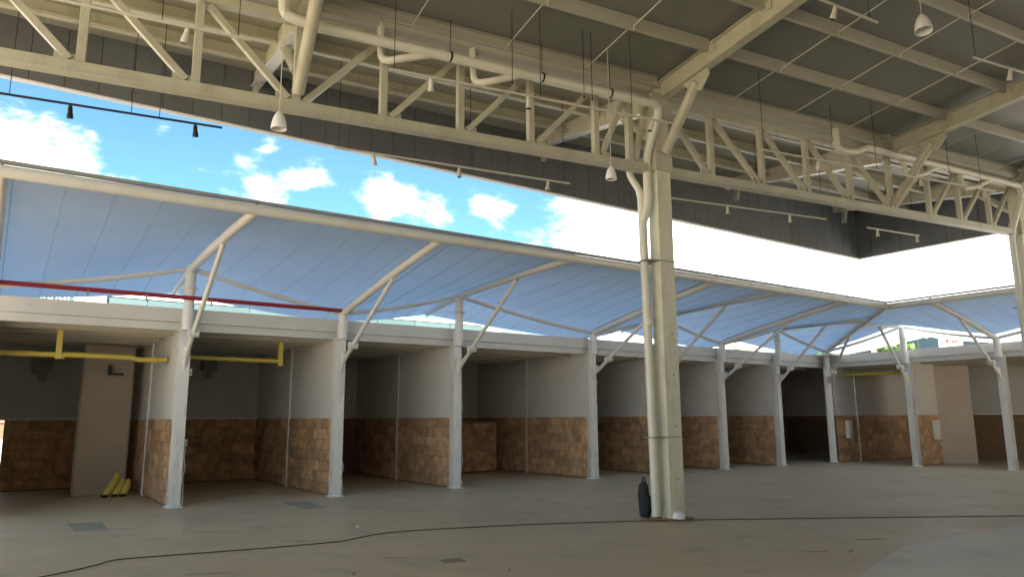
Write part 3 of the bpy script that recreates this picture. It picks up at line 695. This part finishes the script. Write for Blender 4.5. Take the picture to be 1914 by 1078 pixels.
# ------------------------------------------------------------------ partitions clad with brown blocks
TILES = {}
def tile_mesh(w, h):
    k = (round(w, 3), round(h, 3))
    if k in TILES: return TILES[k]
    w2, h2, t_, bv = w / 2 - 0.0012, h / 2 - 0.0012, 0.03, 0.005
    mb = MB()
    vs_ = [(-w2, 0, -h2), (w2, 0, -h2), (w2, 0, h2), (-w2, 0, h2), (-w2 + bv, -t_, -h2 + bv), (w2 - bv, -t_, -h2 + bv), (w2 - bv, -t_, h2 - bv), (-w2 + bv, -t_, h2 - bv)]
    me = bpy.data.meshes.new('tile'); me.from_pydata(vs_, [], [(0, 3, 2, 1), (4, 5, 6, 7), (0, 1, 5, 4), (1, 2, 6, 5), (2, 3, 7, 6), (3, 0, 4, 7)]); me.update()
    me.materials.append(M_TILE); TILES[k] = me; return me
def clad(parent, origin, along, L_, H, rz, z0=0.03):
    """tiles on a face: origin at its lower start, along = direction; outward normal = tile -Y turned by rz"""
    base = wloc(parent); rows = 7; h = (H - z0) / rows
    for r in range(rows):
        u = 0.0; first = True
        while u < L_ - 0.05:
            w = random.choice((0.32, 0.40, 0.48, 0.56))
            if first: w = random.choice((0.18, 0.26, 0.34)); first = False
            w = min(w, L_ - u)
            if L_ - u - w < 0.12: w = L_ - u
            w = round(w, 2) if w > 0.06 else w
            o = bpy.data.objects.new('tile', tile_mesh(w, h)); COL.objects.link(o); o.parent = parent
            p = Vector(origin) + Vector(along) * (u + w / 2) + UP * (z0 + h * (r + 0.5))
            out_ = Matrix.Rotation(rz, 3, 'Z') @ Vector((0, -1, 0))
            p += out_ * random.uniform(-0.005, 0.003)
            o.location = p - base; o.rotation_euler = (0, 0, rz)
            u += w
DADO = 1.62
def partition(label, p0, dirv, faces, seam=2.85, length=5.6, tiles_to=None, top=3.40, group='stall partition walls'):
    """p0: front end on the ground, dirv: into the stall; faces: list of rz for clad faces"""
    p0, dv = Vector(p0), Vector(dirv); sd = dv.cross(UP)
    t = thing('partition_wall', label, 'wall', p0, group)
    build('upper_panel', MB().bar(p0 + UP * (DADO + top) / 2, p0 + dv * length + UP * (DADO + top) / 2, 0.09, top - DADO, UP), M_WALL, t)
    d_ = build('dado', MB().bar(p0 + UP * DADO / 2, p0 + dv * length + UP * DADO / 2, 0.07, DADO - 0.006, UP), M_GROUT, t)
    build('top_edge', MB().bar(p0 + UP * (DADO + 0.005), p0 + dv * length + UP * (DADO + 0.005), 0.125, 0.012, UP), M_WALL, t)
    for rz in faces:
        nrm = Matrix.Rotation(rz, 3, 'Z') @ Vector((0, -1, 0))
        clad(d_, p0 + nrm * 0.034, dv, tiles_to or length, DADO, rz)
        for sm in ([seam] if seam else []):
            build('seam_post', MB().bar(p0 + dv * sm + nrm * 0.06 + UP * 0.004, p0 + dv * sm + nrm * 0.06 + UP * top, 0.05, 0.055, nrm), M_WALL, t)
    return t
RZ_W = -math.pi / 2          # face looking towards -X
names = ['partition wall behind the nearest stall column', 'partition wall behind the column where the red pipe ends', 'partition wall behind the third stall column from the left', 'partition wall left of the foreground column, plain white above brown blocks', 'partition wall half hidden behind the foreground column', 'partition wall right of the foreground column', 'partition wall beside the darkest stall opening']
for (x, t_), lb in zip(LEFTC, ['partition wall closing the nearest stall at the left frame edge'] + names):  # first wall is out of frame, added to keep light out of the stall
    partition(lb, (x - 0.02, SY + 0.12, 0), (0, 1, 0), [RZ_W], seam=2.75 if x < 14 else None, length=5.7)
partition('corner partition with a pale switch box, facing the hall', (CORNER[0] + 0.2, CORNER[1] - 0.05, 0), (1, 0, 0), [0.0], seam=1.35, length=5.3)
partition('partition with a pale switch box behind the first right column', (SX + 0.14, 12.3, 0), (1, 0, 0), [0.0], seam=None, length=1.5)
# back walls
def back_wall(label, p0, dv, L_, rz, tiles, ext=0):
    t = thing('back_wall', label, 'wall', p0, 'stall back walls'); p0, dv = Vector(p0), Vector(dv)
    nrm = Matrix.Rotation(rz, 3, 'Z') @ Vector((0, -1, 0))
    build('upper_panel', MB().bar(p0 - dv * ext + UP * 2.56, p0 + dv * L_ + UP * 2.56, 0.09, 1.88, UP), M_BACK, t)
    d_ = build('dado', MB().bar(p0 + UP * DADO / 2, p0 + dv * L_ + UP * DADO / 2, 0.07, DADO - 0.006, UP), M_GROUT, t)
    build('ledge', MB().bar(p0 + nrm * 0.05 + UP * (DADO + 0.02), p0 + nrm * 0.05 + dv * L_ + UP * (DADO + 0.02), 0.10, 0.05, UP), M_TRIM, t)
    if tiles: clad(d_, p0 + nrm * 0.034, dv, L_, DADO, rz)
back_wall('shaded back wall of the nearest left stall', (0.32, 20.9, 0), (1, 0, 0), 2.63, 0.0, True, 3.4)
back_wall('shaded back wall of the second stall from the left', (2.95, 20.9, 0), (1, 0, 0), 3.14, 0.0, True)
back_wall('shaded back wall of the third stall from the left', (6.1, 20.9, 0), (1, 0, 0), 2.92, 0.0, False)
back_wall('shaded back wall of the wide fourth stall', (9.03, 20.9, 0), (1, 0, 0), 4.26, 0.0, True)
back_wall('shaded back wall behind the stalls right of the foreground column', (13.3, 20.9, 0), (1, 0, 0), 17.0, 0.0, False)
back_wall('shaded back wall of the right stall row', (30.2, 20.85, 0), (0, -1, 0), 45.0, RZ_W, False)  # lengthened out of view to block low light from the right

cw = thing('corner_upstand', 'narrow wall strip closing the stall corner under the roof', 'wall', (27, 20.9, 3.5))
build('strip', MB().box((24.45, 20.86, 3.502), (30.24, 20.94, 3.698)), M_BACK, cw)
build('strip', MB().box((30.16, 15.0, 3.502), (30.239, 20.855, 3.698)), M_BACK, cw)

# boards and posts inside the stalls
def board(name, label, cat, p0, p1, th, mt, trim=None):
    t = thing(name, label, cat, ((p0[0] + p1[0]) / 2, (p0[1] + p1[1]) / 2, 0))
    a, b = Vector((p0[0], p0[1], 0)), Vector((p1[0], p1[1], 0)); H = p0[2]
    build('leaf', MB().bar(a + UP * H / 2, b + UP * H / 2, th, H - 0.01, UP), mt, t, bevel=0.004)
    for q in (a, b): build('edge_strip', MB().bar(q + UP * 0.006, q + UP * H, 0.04, th + 0.02, (b - a).normalized()), trim or mt, t)
    return t
board('door_board', 'tall beige board standing inside the nearest left stall', 'board', (1.62, 18.6, 3.28), (2.62, 18.9, 3.28), 0.05, M_BOARD, M_STUD)
board('door_board', 'narrow pale board inside the wide stall left of the foreground column', 'board', (10.55, 18.9, 3.28), (10.95, 18.9, 3.28), 0.05, M_WALL)
board('door_board', 'pale flush board beside the switch box in the right row', 'board', (26.18, 12.28, 3.28), (27.3, 11.7, 3.28), 0.06, M_BOARD)
cb = thing('wooden_counter', 'low brown block counter inside the wide stall', 'counter', (11.7, 19.4, 0))
build('front', MB().box((11.0, 19.2, 0.02), (12.9, 19.6, 1.45)), M_GROUT, cb)
cd = build('cladding_face', MB().box((11.02, 19.17, 0.03), (12.88, 19.197, 1.44)), M_GROUT, cb)
clad(cd, (11.02, 19.17, 0), (1, 0, 0), 1.86, 1.44, 0.0)
build('lid', MB().box((10.97, 19.12, 1.452), (12.93, 19.63, 1.49)), M_STUD, cb, bevel=0.004)
ip = thing('inner_post', 'slim grey post deep inside the darkest stall', 'post', (22.9, 18.0, 0))
build('shaft', MB().box((22.83, 17.93, 0.02), (22.97, 18.07, 3.3)), M_WHITE, ip, bevel=0.004); build('base_plate', MB().box((22.75, 17.85, 0.002), (23.05, 18.15, 0.02)), M_WHITE, ip)

# switch boxes
def switch_box(label, c, w=0.24, h=0.62):
    t = thing('switch_box', label, 'box', c, 'pale switch boxes on the partitions'); c = Vector(c)
    build('case', MB().box((c.x - w / 2, c.y - 0.14, c.z - h / 2), (c.x + w / 2, c.y, c.z + h / 2)), M_BOX, t, bevel=0.012)
    build('cover', MB().box((c.x - w / 2 + 0.02, c.y - 0.155, c.z - h / 2 + 0.03), (c.x + w / 2 - 0.02, c.y - 0.141, c.z + h / 2 - 0.03)), M_BOX, t, bevel=0.004)
    build('cable', MB().tube(bend([(c.x + 0.09, c.y - 0.07, c.z - h / 2), (c.x + 0.11, c.y - 0.07, c.z - h / 2 - 0.16), (c.x + 0.24, c.y - 0.06, c.z - h / 2 - 0.12), (c.x + 0.26, c.y - 0.06, c.z - h / 2 - 0.25)], 0.06), 0.012, 6), M_BOX, t)
    build('conduit', MB().tube([(c.x + w / 2 + 0.03, c.y - 0.05, c.z - 0.2), (c.x + w / 2 + 0.03, c.y - 0.05, c.z + h / 2 + 0.02)], 0.012, 6), M_GREY, t)
switch_box('pale switch box on the corner partition', (25.2, CORNER[1] - 0.125, 1.13))
switch_box('pale switch box on the partition behind the first right column', (25.75, 12.225, 1.14))
for lb, (x, y, z) in (('small white socket high on the nearest stall column', (3.085, 15.2, 2.5)), ('small white socket low on the nearest stall column', (3.085, 15.2, 1.18)), ('small white socket on the stall column left of the foreground column', (13.445, 15.2, 2.55))):
    t = thing('socket_box', lb, 'socket', (x, y, z), 'sockets on the stall columns')
    build('case', MB().box((x - 0.012, y - 0.07, z - 0.06), (x + 0.045, y + 0.03, z + 0.06)), M_BOX, t, bevel=0.006)
    build('plate', MB().box((x + 0.0, y - 0.078, z - 0.035), (x + 0.04, y - 0.071, z + 0.035)), M_GREY, t)
# grey wall units inside
for lb, (x, y, z) in (('small grey unit high on the back wall of the nearest stall', (0.95, 20.75, 2.75)), ('grey ventilation unit high on the back wall of the second stall', (4.7, 20.75, 2.9))):
    t = thing('wall_unit', lb, 'wall unit', (x, y, z))
    build('case', MB().box((x - 0.18, y - 0.16, z - 0.02), (x + 0.18, y + 0.1, z + 0.26)), M_GREY, t, bevel=0.02)
    build('arm', MB().box((x - 0.05, y - 0.10, z - 0.22), (x + 0.09, y + 0.05, z - 0.022)), M_GREY, t, bevel=0.01)
kb = thing('wall_bracket', 'dark bracket high on the beige board', 'bracket', (2.25, 18.7, 2.72))
build('upright', MB().box((2.10, 18.62, 2.60), (2.16, 18.70, 2.82)), M_BLACK, kb); build('shelf', MB().box((2.162, 18.55, 2.60), (2.40, 18.70, 2.63)), M_BLACK, kb)

# ------------------------------------------------------------------ yellow gas pipes
gp = thing('gas_pipe', 'yellow gas pipe below the ceiling of the nearest stall', 'pipe', (1, 16.2, 2.8))
build('run', MB().tube([(-2.5, 16.2, 2.82), (0.93, 16.2, 2.82)], 0.052, 14), M_YELLOW, gp, smooth=True)
build('run', MB().tube(bend([(1.02, 16.2, 2.76), (1.06, 16.2, 2.83), (2.2, 16.2, 2.82), (2.35, 16.2, 2.78), (2.84, 16.2, 2.80)], 0.05), 0.052, 14), M_YELLOW, gp, smooth=True)
build('drop', MB().box((0.92, 16.15, 2.74), (1.02, 16.25, 3.30)), M_YELLOW, gp, bevel=0.01)
build('end_flange', MB().lathe((2.60, 16.2, 2.79), [(0.075, 0), (0.075, 0.06)], 14, (1, 0, 0)), M_YELLOW, gp, smooth=True)
gp = thing('gas_pipe', 'yellow gas pipe below the ceiling of the second stall', 'pipe', (4.3, 16.2, 2.8))
build('run', MB().tube([(3.06, 16.2, 2.87), (5.12, 16.2, 2.86)], 0.045, 14), M_YELLOW, gp, smooth=True)
build('drop', MB().box((5.10, 16.15, 2.76), (5.20, 16.25, 3.30)), M_YELLOW, gp, bevel=0.01)
build('joint', MB().lathe((4.1, 16.2, 2.865), [(0.052, 0), (0.052, 0.05)], 14, (1, 0, 0)), M_YELLOW, gp, smooth=True)
gp = thing('gas_pipe', 'short yellow pipe end hanging in the stall by the foreground column', 'pipe', (14.3, 16.3, 3.0))
build('drop', MB().tube([(13.95, 16.3, 2.72), (13.95, 16.3, 3.30)], 0.035, 10), M_YELLOW, gp, smooth=True); build('cap', MB().lathe((13.95, 16.3, 2.70), [(0.045, 0), (0.045, 0.05)], 10), M_YELLOW, gp)
gp = thing('gas_pipe', 'yellow pipe under the ceiling of the corner stall in the right row', 'pipe', (25.2, 13.7, 3.0))
build('run', MB().tube([(25.3, 14.95, 3.08), (25.3, 12.4, 3.02)], 0.06, 12), M_YELLOW, gp, smooth=True); build('hook', MB().tube(bend([(25.3, 12.9, 3.0), (25.3, 12.9, 2.85), (25.3, 12.75, 2.82), (25.3, 12.7, 2.95)], 0.06), 0.02, 8), M_PIPE, gp)

# ------------------------------------------------------------------ yellow bent offcuts against the wall
for i, (dx, h, lean, lb) in enumerate(((0.0, 0.46, 0.20, 'tallest yellow bent offcut leaning at the foot of the beige board'), (0.20, 0.33, 0.11, 'middle yellow bent offcut of three on the stall floor'), (0.34, 0.31, 0.07, 'rightmost yellow bent offcut of three on the stall floor'))):
    t = thing('yellow_offcut', lb, 'offcut', (2.18 + dx, 18.05, 0), 'yellow offcuts on the stall floor')
    b0 = Vector((2.16 + dx, 18.05, 0.03))
    build('curve', MB().tube([b0 + Vector((lean * f + 0.06 * math.sin(f * 2.2), 0.18 * f, h * f)) for f in (0, .1, .25, .5, .75, .9, 1)], [0.05, 0.068, 0.078, 0.078, 0.07, 0.055, 0.03], 12), M_YELLOW, t, smooth=True)
    build('dark_foot', MB().lathe(b0 - UP * 0.028, [(0.06, 0), (0.075, 0.03), (0.06, 0.06)], 10), M_BLACK, t, smooth=True)

# ------------------------------------------------------------------ track lights
def track(label, s0, s1, e, z0, z1, spots, mt_rail, mt_spot, wires, th=0.013, group='ceiling track lights'):
    t = thing('track_light', label, 'track light', hp((s0 + s1) / 2, e, (z0 + z1) / 2), group)
    zz = lambda s: z0 + (z1 - z0) * (s - s0) / (s1 - s0)
    build('rail', MB().bar(hp(s0, e, z0), hp(s1, e, z1), th * 2, th * 2), mt_rail, t)
    for s in wires: build('wire', MB().tube([hp(s, e, zz(s)), hp(s, e, pz(s, e) + 0.2)], 0.0055, 5), M_BLACK, t)
    for s, tl in spots:
        z = zz(s); c = hp(s, e, z - 0.045)
        ax = (Vector((0, 0, -1)) + E1 * tl[0] + E2 * tl[1]).normalized()
        sp = build('spot', MB().lathe(c - ax * 0.02, [(0.022, 0), (0.03, 0.03), (0.03, 0.08), (0.038, 0.12), (0.042, 0.165)], 14, ax), mt_spot, t, smooth=True)
        build('bracket', MB().bar(hp(s, e, z - 0.008), c + ax * 0.03, 0.022, 0.012, E2), mt_rail, sp)
        build('lens', MB().lathe(c + ax * 0.144, [(0.037, 0), (0.037, 0.004)], 14, ax), M_BLACK, sp)
    return t
track('black rail with two black spots hanging against the sky at left', -9.9, -6.92, 1.5, 5.73, 5.79, [(-8.82, (0.05, 0.1)), (-7.28, (0.1, 0.2))], M_BLACK, M_BLACK, (-8.1, -7.75, -9.5))
track('pale rail with three spots along the middle of the dark cladding', -5.27, -0.85, 1.5, 5.79, 5.88, [(-4.63, (0.3, 0.3)), (-3.11, (0, 0)), (-1.32, (-0.1, 0.1))], M_SPOTW, M_SPOTW, (-5.2, -2.9, -0.98))
track('pale rail with two spots right of the foreground column', 1.2, 6.33, 1.5, 5.94, 6.12, [(3.16, (0, 0)), (5.08, (0.1, 0.1))], M_SPOTW, M_SPOTW, (1.6, 4.1, 6.2))
track('short pale rail with two small spots near the roof corner', 7.79, 9.9, 1.5, 6.1, 6.14, [(8.19, (0, 0)), (9.78, (0, 0))], M_SPOTW, M_SPOTW, (8.0, 9.7))
track('pale rail with one spot inside the hall above the left truss', -9.3, -6.95, -1, 5.90, 5.96, [(-7.64, (-0.2, 0.3))], M_SPOTW, M_SPOTW, (-7.9, -7.1))
track('pale rail with three spots inside the hall before the foreground column', -5.25, -0.55, -1, 6.0, 6.2, [(-4.69, (0.1, 0.3)), (-3.2, (0, 0)), (-0.95, (-0.3, 0.2))], M_SPOTW, M_SPOTW, (-5.2, -3.0, -1.35))
track('long pale rail inside the hall in front of the right truss', 1.44, 8.76, -1, 6.12, 6.46, [(2.9, (0.2, 0.2)), (6.0, (0, 0)), (8.3, (0.2, 0.1))], M_SPOTW, M_SPOTW, (1.5, 4.6, 8.2))
track('short pale rail with one spot under the roof at the top edge', -1.6, 0.67, -3.8, 6.87, 6.86, [(-0.21, (-0.1, 0.3))], M_SPOTW, M_SPOTW, (0.5, -1.4))
track('pale rail with one spot under the roof at the upper right', 2.97, 5.6, -3.8, 6.92, 7.09, [(3.98, (0.2, 0.3))], M_SPOTW, M_SPOTW, (3.02, 5.4))
# loose suspension wires
for i, (s, e, z) in enumerate(((-3.35, -0.8, 6.35), (-2.1, -0.8, 6.4), (-1.95, -0.8, 6.4), (3.9, -0.6, 6.9), (7.4, -0.8, 6.75))):
    o = build('suspension_wire', MB().tube([hp(s, e, z), hp(s, e, pz(s, e) + 0.2)], 0.006, 5).lathe(hp(s, e, z - 0.03), [(0.012, 0), (0.012, 0.04)], 6), M_BLACK, loc=hp(s, e, z))
    tag(o, ['loose black wire hanging above the third post left of the foreground column', 'left of two black wires hanging near the foreground column', 'right of two black wires hanging near the foreground column', 'loose black wire hanging over the right truss', 'loose black wire hanging at the far end of the right truss'][i], 'wire', 'loose hanging wires')

# pendant lamps
def pendant(label, c, r=0.13, tilt=(0, 0)):
    t = thing('pendant_lamp', label, 'lamp', c, 'white pendant lamps'); c = Vector(c)
    ax = Vector((tilt[0], tilt[1], 1)).normalized()
    n = 20; mb = MB()
    mb.tube([c + ax * z * (r / 0.115) for r_, z in ((1, 0), (1, 0.02), (0.97, 0.07), (0.86, 0.14), (0.62, 0.22), (0.3, 0.28), (0.1, 0.305))], [r * k for k in (1, 1.0, 0.97, 0.86, 0.62, 0.3, 0.1)], n, caps=False)
    o = build('shade', mb, M_LAMP, t, smooth=True); so = o.modifiers.new('solid', 'SOLIDIFY'); so.thickness = 0.008
    build('bulb', MB().lathe(c + ax * 0.05, [(0.02, 0), (0.035, 0.02), (0.04, 0.05), (0.02, 0.10)], 12, ax), M_LAMP, t, smooth=True)
    rel = c - MC; s, e = rel.dot(E1), rel.dot(E2)
    build('cord', MB().tube([c + ax * 2.6 * r, Vector((c.x + ax.x * 2.6 * r, c.y + ax.y * 2.6 * r, pz(s, e) + 0.2))], 0.006, 5), M_SPOTW, t)
pendant('white pendant lamp hanging below the left truss', hp(-6.5, -0.5, 5.13), 0.088)
pendant('white pendant lamp hanging just left of the foreground column', hp(-1.41, -0.5, 5.28), 0.08)
pendant('white pendant lamp high under the roof at the upper right', hp(1.74, -3.8, 7.02), 0.11, (0.15, 0.1))

# ------------------------------------------------------------------ things on the floor
cable = [(0.2, 9.15), (0.72, 9.41), (1.15, 9.73), (1.30, 9.90), (1.6, 9.93), (3.03, 9.67), (3.7, 9.60), (4.05, 9.62), (4.56, 9.84), (5.08, 9.86), (6.0, 9.62), (6.96, 9.28), (8.2, 8.70), (9.24, 8.13), (11.0, 7.03), (13.69, 5.30), (16.5, 3.5)]
def smooth_line(P, n=6):
    P = [Vector((*p, 0.012)) for p in P]; o = []
    for i in range(len(P) - 1):
        a, b, c, d_ = P[max(0, i - 1)], P[i], P[i + 1], P[min(len(P) - 1, i + 2)]
        for k in range(n):
            t_ = k / n; o.append(0.5 * ((2 * b) + (c - a) * t_ + (2 * a - 5 * b + 4 * c - d_) * t_ ** 2 + (3 * b - a - 3 * c + d_) * t_ ** 3))
    return o + [P[-1]]
tag(build('floor_cable', MB().tube(smooth_line(cable), 0.0075, 7), M_CORD, loc=(9.2, 8.1, 0), smooth=True), 'thin dark cable snaking across the whole concrete floor', 'cable')
bg_ = thing('black_bag', 'black bag leaning behind the foot of the white downpipe', 'bag', hp(-0.42, 0.18, 0))
bc = hp(-0.27, 0.36, 0)
build('body', MB().tube([bc + Vector((0, 0, 0.01)), bc + Vector((0, 0, 0.06)), bc + Vector((-0.01, 0.01, 0.25)), bc + Vector((-0.02, 0.01, 0.38)), bc + Vector((-0.02, 0, 0.50)), bc + Vector((-0.0, 0, 0.55))], [0.075, 0.095, 0.09, 0.095, 0.08, 0.045], 14), M_BAG, bg_, smooth=True)
build('handle', MB().tube(bend([bc + Vector((-0.01, -0.03, 0.53)), bc + Vector((-0.01, -0.03, 0.63)), bc + Vector((0.01, 0.05, 0.63)), bc + Vector((0.01, 0.05, 0.53))], 0.05), 0.012, 7), M_BAG, bg_)
build('front_pocket', MB().obox(bc - E2 * 0.115 + UP * 0.22, E1, E2, UP, 0.07, 0.02, 0.13), M_BAG, bg_, bevel=0.015)
# loose white cables down two stall columns
for x, lb, zz in ((9.05, 'loose white cable dangling down the third stall column from the left', 2.5), (2.97, 'loose white cable down the inner edge of the nearest stall column', 1.2), (6.12, 'loose white cable at the foot of the column where the red pipe ends', 0.75), (13.33, 'short loose white cable end on the column left of the foreground column', 2.35)):
    pts = [Vector((x + 0.12, SY - 0.02, zz))]; z = zz; end = 0.05 if x < 13 else 1.85
    while z > end:
        z -= 0.16; pts.append(Vector((x + 0.13 + random.uniform(-0.01, 0.05), SY - 0.02 + random.uniform(-0.03, 0.03), max(z, end))))
    tag(build('loose_cable', MB().tube(bend(pts, 0.06, 3), 0.011, 6), M_TRIM, loc=pts[-1], smooth=True), lb, 'cable', 'loose cables on the stall columns')

# ------------------------------------------------------------------ beyond the stalls
def text_mesh(body, size, depth):
    cu_ = bpy.data.curves.new('lettering', 'FONT'); cu_.body = body; cu_.size = size; cu_.extrude = depth; cu_.align_x = 'LEFT'
    to = bpy.data.objects.new('lettering', cu_); COL.objects.link(to)
    bpy.context.view_layer.update()
    me = bpy.data.meshes.new_from_object(to.evaluated_get(bpy.context.evaluated_depsgraph_get()))
    bpy.data.objects.remove(to); return me
def lettering(name, body, size, depth, mt, parent, origin, xdir, shear=0.0):
    me = text_mesh(body, size, depth); me.materials.clear(); me.materials.append(mt)
    o = bpy.data.objects.new(name, me); COL.objects.link(o); o.parent = parent
    xd = Vector(xdir).normalized(); zd = xd.cross(UP)
    mm = Matrix.Identity(4)
    upv = UP + xd * shear
    for i in range(3): mm[i][0] = xd[i]; mm[i][1] = upv[i]; mm[i][2] = zd[i]; mm[i][3] = (Vector(origin) - wloc(parent))[i]
    me.transform(mm); return o
# left: pale teal clad shop with letters and a white block
lb_ = thing('shop_building', 'pale teal clad building with white lettering behind the left stalls', 'building', (4, 41, 0))
build('wall', MB().box((-9, 40.3, 0), (26, 50, 7.55)), M_TEAL, lb_)
for i in range(14):
    build('cladding_panel', MB().box((-9 + i * 2.5 + 0.02, 40.22, 4.2), (-9 + (i + 1) * 2.5 - 0.02, 40.295, 7.56)), M_TEAL, lb_)
build('coping', MB().box((-9.1, 40.15, 7.562), (26.1, 50.1, 7.70)), M_BEAM, lb_)
lettering('lettering', 'WNUAU', 0.62, 0.05, M_SIGNW, lb_, (1.35, 40.16, 7.02), (1, 0, 0), 0.15)
wb = thing('sign_block', 'blank white sign block beside the lettering behind the left stalls', 'sign', (3.4, 40, 6))
build('face', MB().box((2.84, 39.6, 6.0), (4.12, 39.95, 7.95)), M_BWHITE, wb, bevel=0.02); build('frame', MB().box((2.80, 39.96, 5.95), (4.16, 40.02, 8.0)), M_BEAM, wb)
# right: low glazed building with big white n, red letters
rb = thing('glazed_building', 'low building with blue windows and red lettering behind the right stalls', 'building', (47, 18, 0))
build('wall', MB().box((45.2, 8, 0), (55, 32, 6.9)), M_BWHITE, rb)
for i, (a, b) in enumerate(((24.7, 31.5), (20.65, 24.2), (15.2, 19.35), (10, 14.8))):
    f = build('window', MB().box((45.1, a, 4.6), (45.19, b, 6.52)), M_BEAM, rb)
    n = max(1, int((b - a) / 1.1))
    for k in range(n):
        w = (b - a) / n
        build('pane', MB().box((45.06, a + k * w + 0.03, 4.66), (45.098, a + (k + 1) * w - 0.03, 6.46)), M_WINDOW, f)
build('parapet', MB().box((45.0, 7.9, 6.902), (55.1, 32.1, 7.15)), M_BWHITE, rb)
lettering('red_lettering', 'PU', 0.55, 0.03, M_SIGNR, rb, (45.12, 20.28, 5.72), (0, -1, 0))
ns = thing('letter_sign', 'big white letter n standing before the blue windows', 'sign', (44, 24, 3.7))
lettering('letter', 'n', 2.1, 0.08, M_SIGNW, ns, (44.0, 24.25, 5.05), (0, -1, 0))
build('foot', MB().box((43.95, 22.9, 3.7), (44.05, 24.3, 5.04)), M_BEAM, ns)
# hill with houses far away
hl = MB(); N_ = 60
prof = [(60 + i * 4.0, 260 + 20 * math.sin(i * 0.7), 4 + 38 * math.exp(-((i - 13.5) / 5.5) ** 2) + 0.8 * math.sin(i * 1.3) + random.uniform(-0.6, 0.6)) for i in range(N_)]
vs_ = []
for x_, y_, z_ in prof: vs_ += [(x_, y_ - 60, -1), (x_, y_, z_), (x_, y_ + 90, -1)]
fs_ = []
for i in range(N_ - 1):
    for k in range(2): fs_.append((3 * i + k, 3 * i + k + 1, 3 * i + 3 + k + 1, 3 * i + 3 + k))
structure(build('hills', hl.add(vs_, fs_), M_HILL, smooth=True))['label'] = 'low blue hazy hill on the horizon'
# trees and palms behind the roofs
def leafy(name, label, c, h, r, n, kind='bush'):
    t = thing(name, label, 'tree', c, 'greenery behind the stalls'); c = Vector(c)
    rnd = random.Random(int(c.x * 10 + c.y))
    if kind == 'palm':
        build('trunk', MB().tube([c, c + Vector((0.1, 0, h * 0.5)), c + Vector((0.05, 0.05, h))], [0.16, 0.13, 0.11], 10), M_BARK, t, smooth=True)
        mb = MB()
        for k in range(n):
            an = 2 * math.pi * k / n + rnd.uniform(-.2, .2); el = rnd.uniform(0.1, 0.9); prev = c + UP * h
            dirh = Vector((math.cos(an), math.sin(an), 0)); L_ = r * rnd.uniform(0.8, 1.1)
            P = [c + UP * h + dirh * L_ * f + UP * (L_ * (el * f - 0.9 * f * f)) for f in [i / 10 for i in range(11)]]
            sd = dirh.cross(UP)
            for i in range(10):
                tg = (P[i + 1] - P[i])
                for sgn in (-1, 1):
                    for q in (0, .5):
                        b0 = P[i] + tg * q; w = 0.34 * math.sin(math.pi * (0.12 + 0.85 * (i + q) / 10.5)) * r / 1.6
                        tip = b0 + sd * sgn * w + tg * 0.9 - UP * 0.35 * w
                        mb.add([b0 - tg * 0.12, b0 + tg * 0.12, tip], [(0, 1, 2)])
        build('crown', mb, M_LEAF, t)
    else:
        build('trunk', MB().tube([c, c + UP * h * 0.45, c + UP * h * 0.75], [0.16, 0.12, 0.05], 9), M_BARK, t, smooth=True)
        mb = MB()
        clumps = [(c + Vector((rnd.uniform(-1, 1) * r * .7, rnd.uniform(-1, 1) * r * .7, h - r * 0.6 + rnd.uniform(-.7, .7) * r)), r * rnd.uniform(.3, .55)) for _ in range(14)]
        for _ in range(n):
            cc, cr = rnd.choice(clumps); d_ = Vector((rnd.gauss(0, 1), rnd.gauss(0, 1), rnd.gauss(0, 1))).normalized()
            p = cc + d_ * cr * rnd.uniform(.6, 1.05); a = Vector((rnd.gauss(0, 1), rnd.gauss(0, 1), rnd.gauss(0, 1))).normalized(); b = a.cross(d_).normalized(); s = rnd.uniform(.07, .15)
            mb.add([p - a * s, p + b * s * .5, p + a * s, p - b * s * .5], [(0, 1, 2, 3)])
        build('crown', mb, M_LEAF, t)
leafy('palm_tree', 'palm fronds rising behind the roof right of the foreground column', (34.3, 26.6, 0), 5.3, 1.6, 16, 'palm')
leafy('leafy_tree', 'green leafy tree beyond the first right column', (43.0, 22.2, 0), 6.6, 1.0, 3000)
leafy('leafy_tree', 'green hedge tree beyond the roof corner', (36.0, 22.7, 0), 5.35, 0.7, 1800)
# orange wall glimpsed past the left end
ow = thing('orange_wall', 'orange wall with a white base glimpsed at the left edge', 'wall', (-1, 28, 0))
build('upper', MB().box((-6, 27.8, 1.05), (0.75, 28.2, 2.4)), M_ORANGE, ow); build('plinth', MB().box((-6, 27.7, 0), (0.8, 28.25, 1.045)), M_BWHITE, ow); build('band', MB().box((-6, 27.74, 1.55), (0.76, 27.795, 1.6)), M_STUD, ow)
# slim poles on the far roofs
for i, (x_, y_, z0_, z1_) in enumerate(((18.2, 27, 0, 6.15), (19.6, 27, 0, 6.5))):
    t = thing('roof_pole', ['shorter of two slim poles behind the stalls', 'taller of two slim poles behind the stalls'][i], 'pole', (x_, y_, z0_))
    build('shaft', MB().tube([(x_, y_, z0_), (x_, y_, z1_)], 0.025, 6), M_GREY, t); build('foot', MB().box((x_ - .15, y_ - .15, 0.002), (x_ + .15, y_ + .15, 0.04)), M_GREY, t)
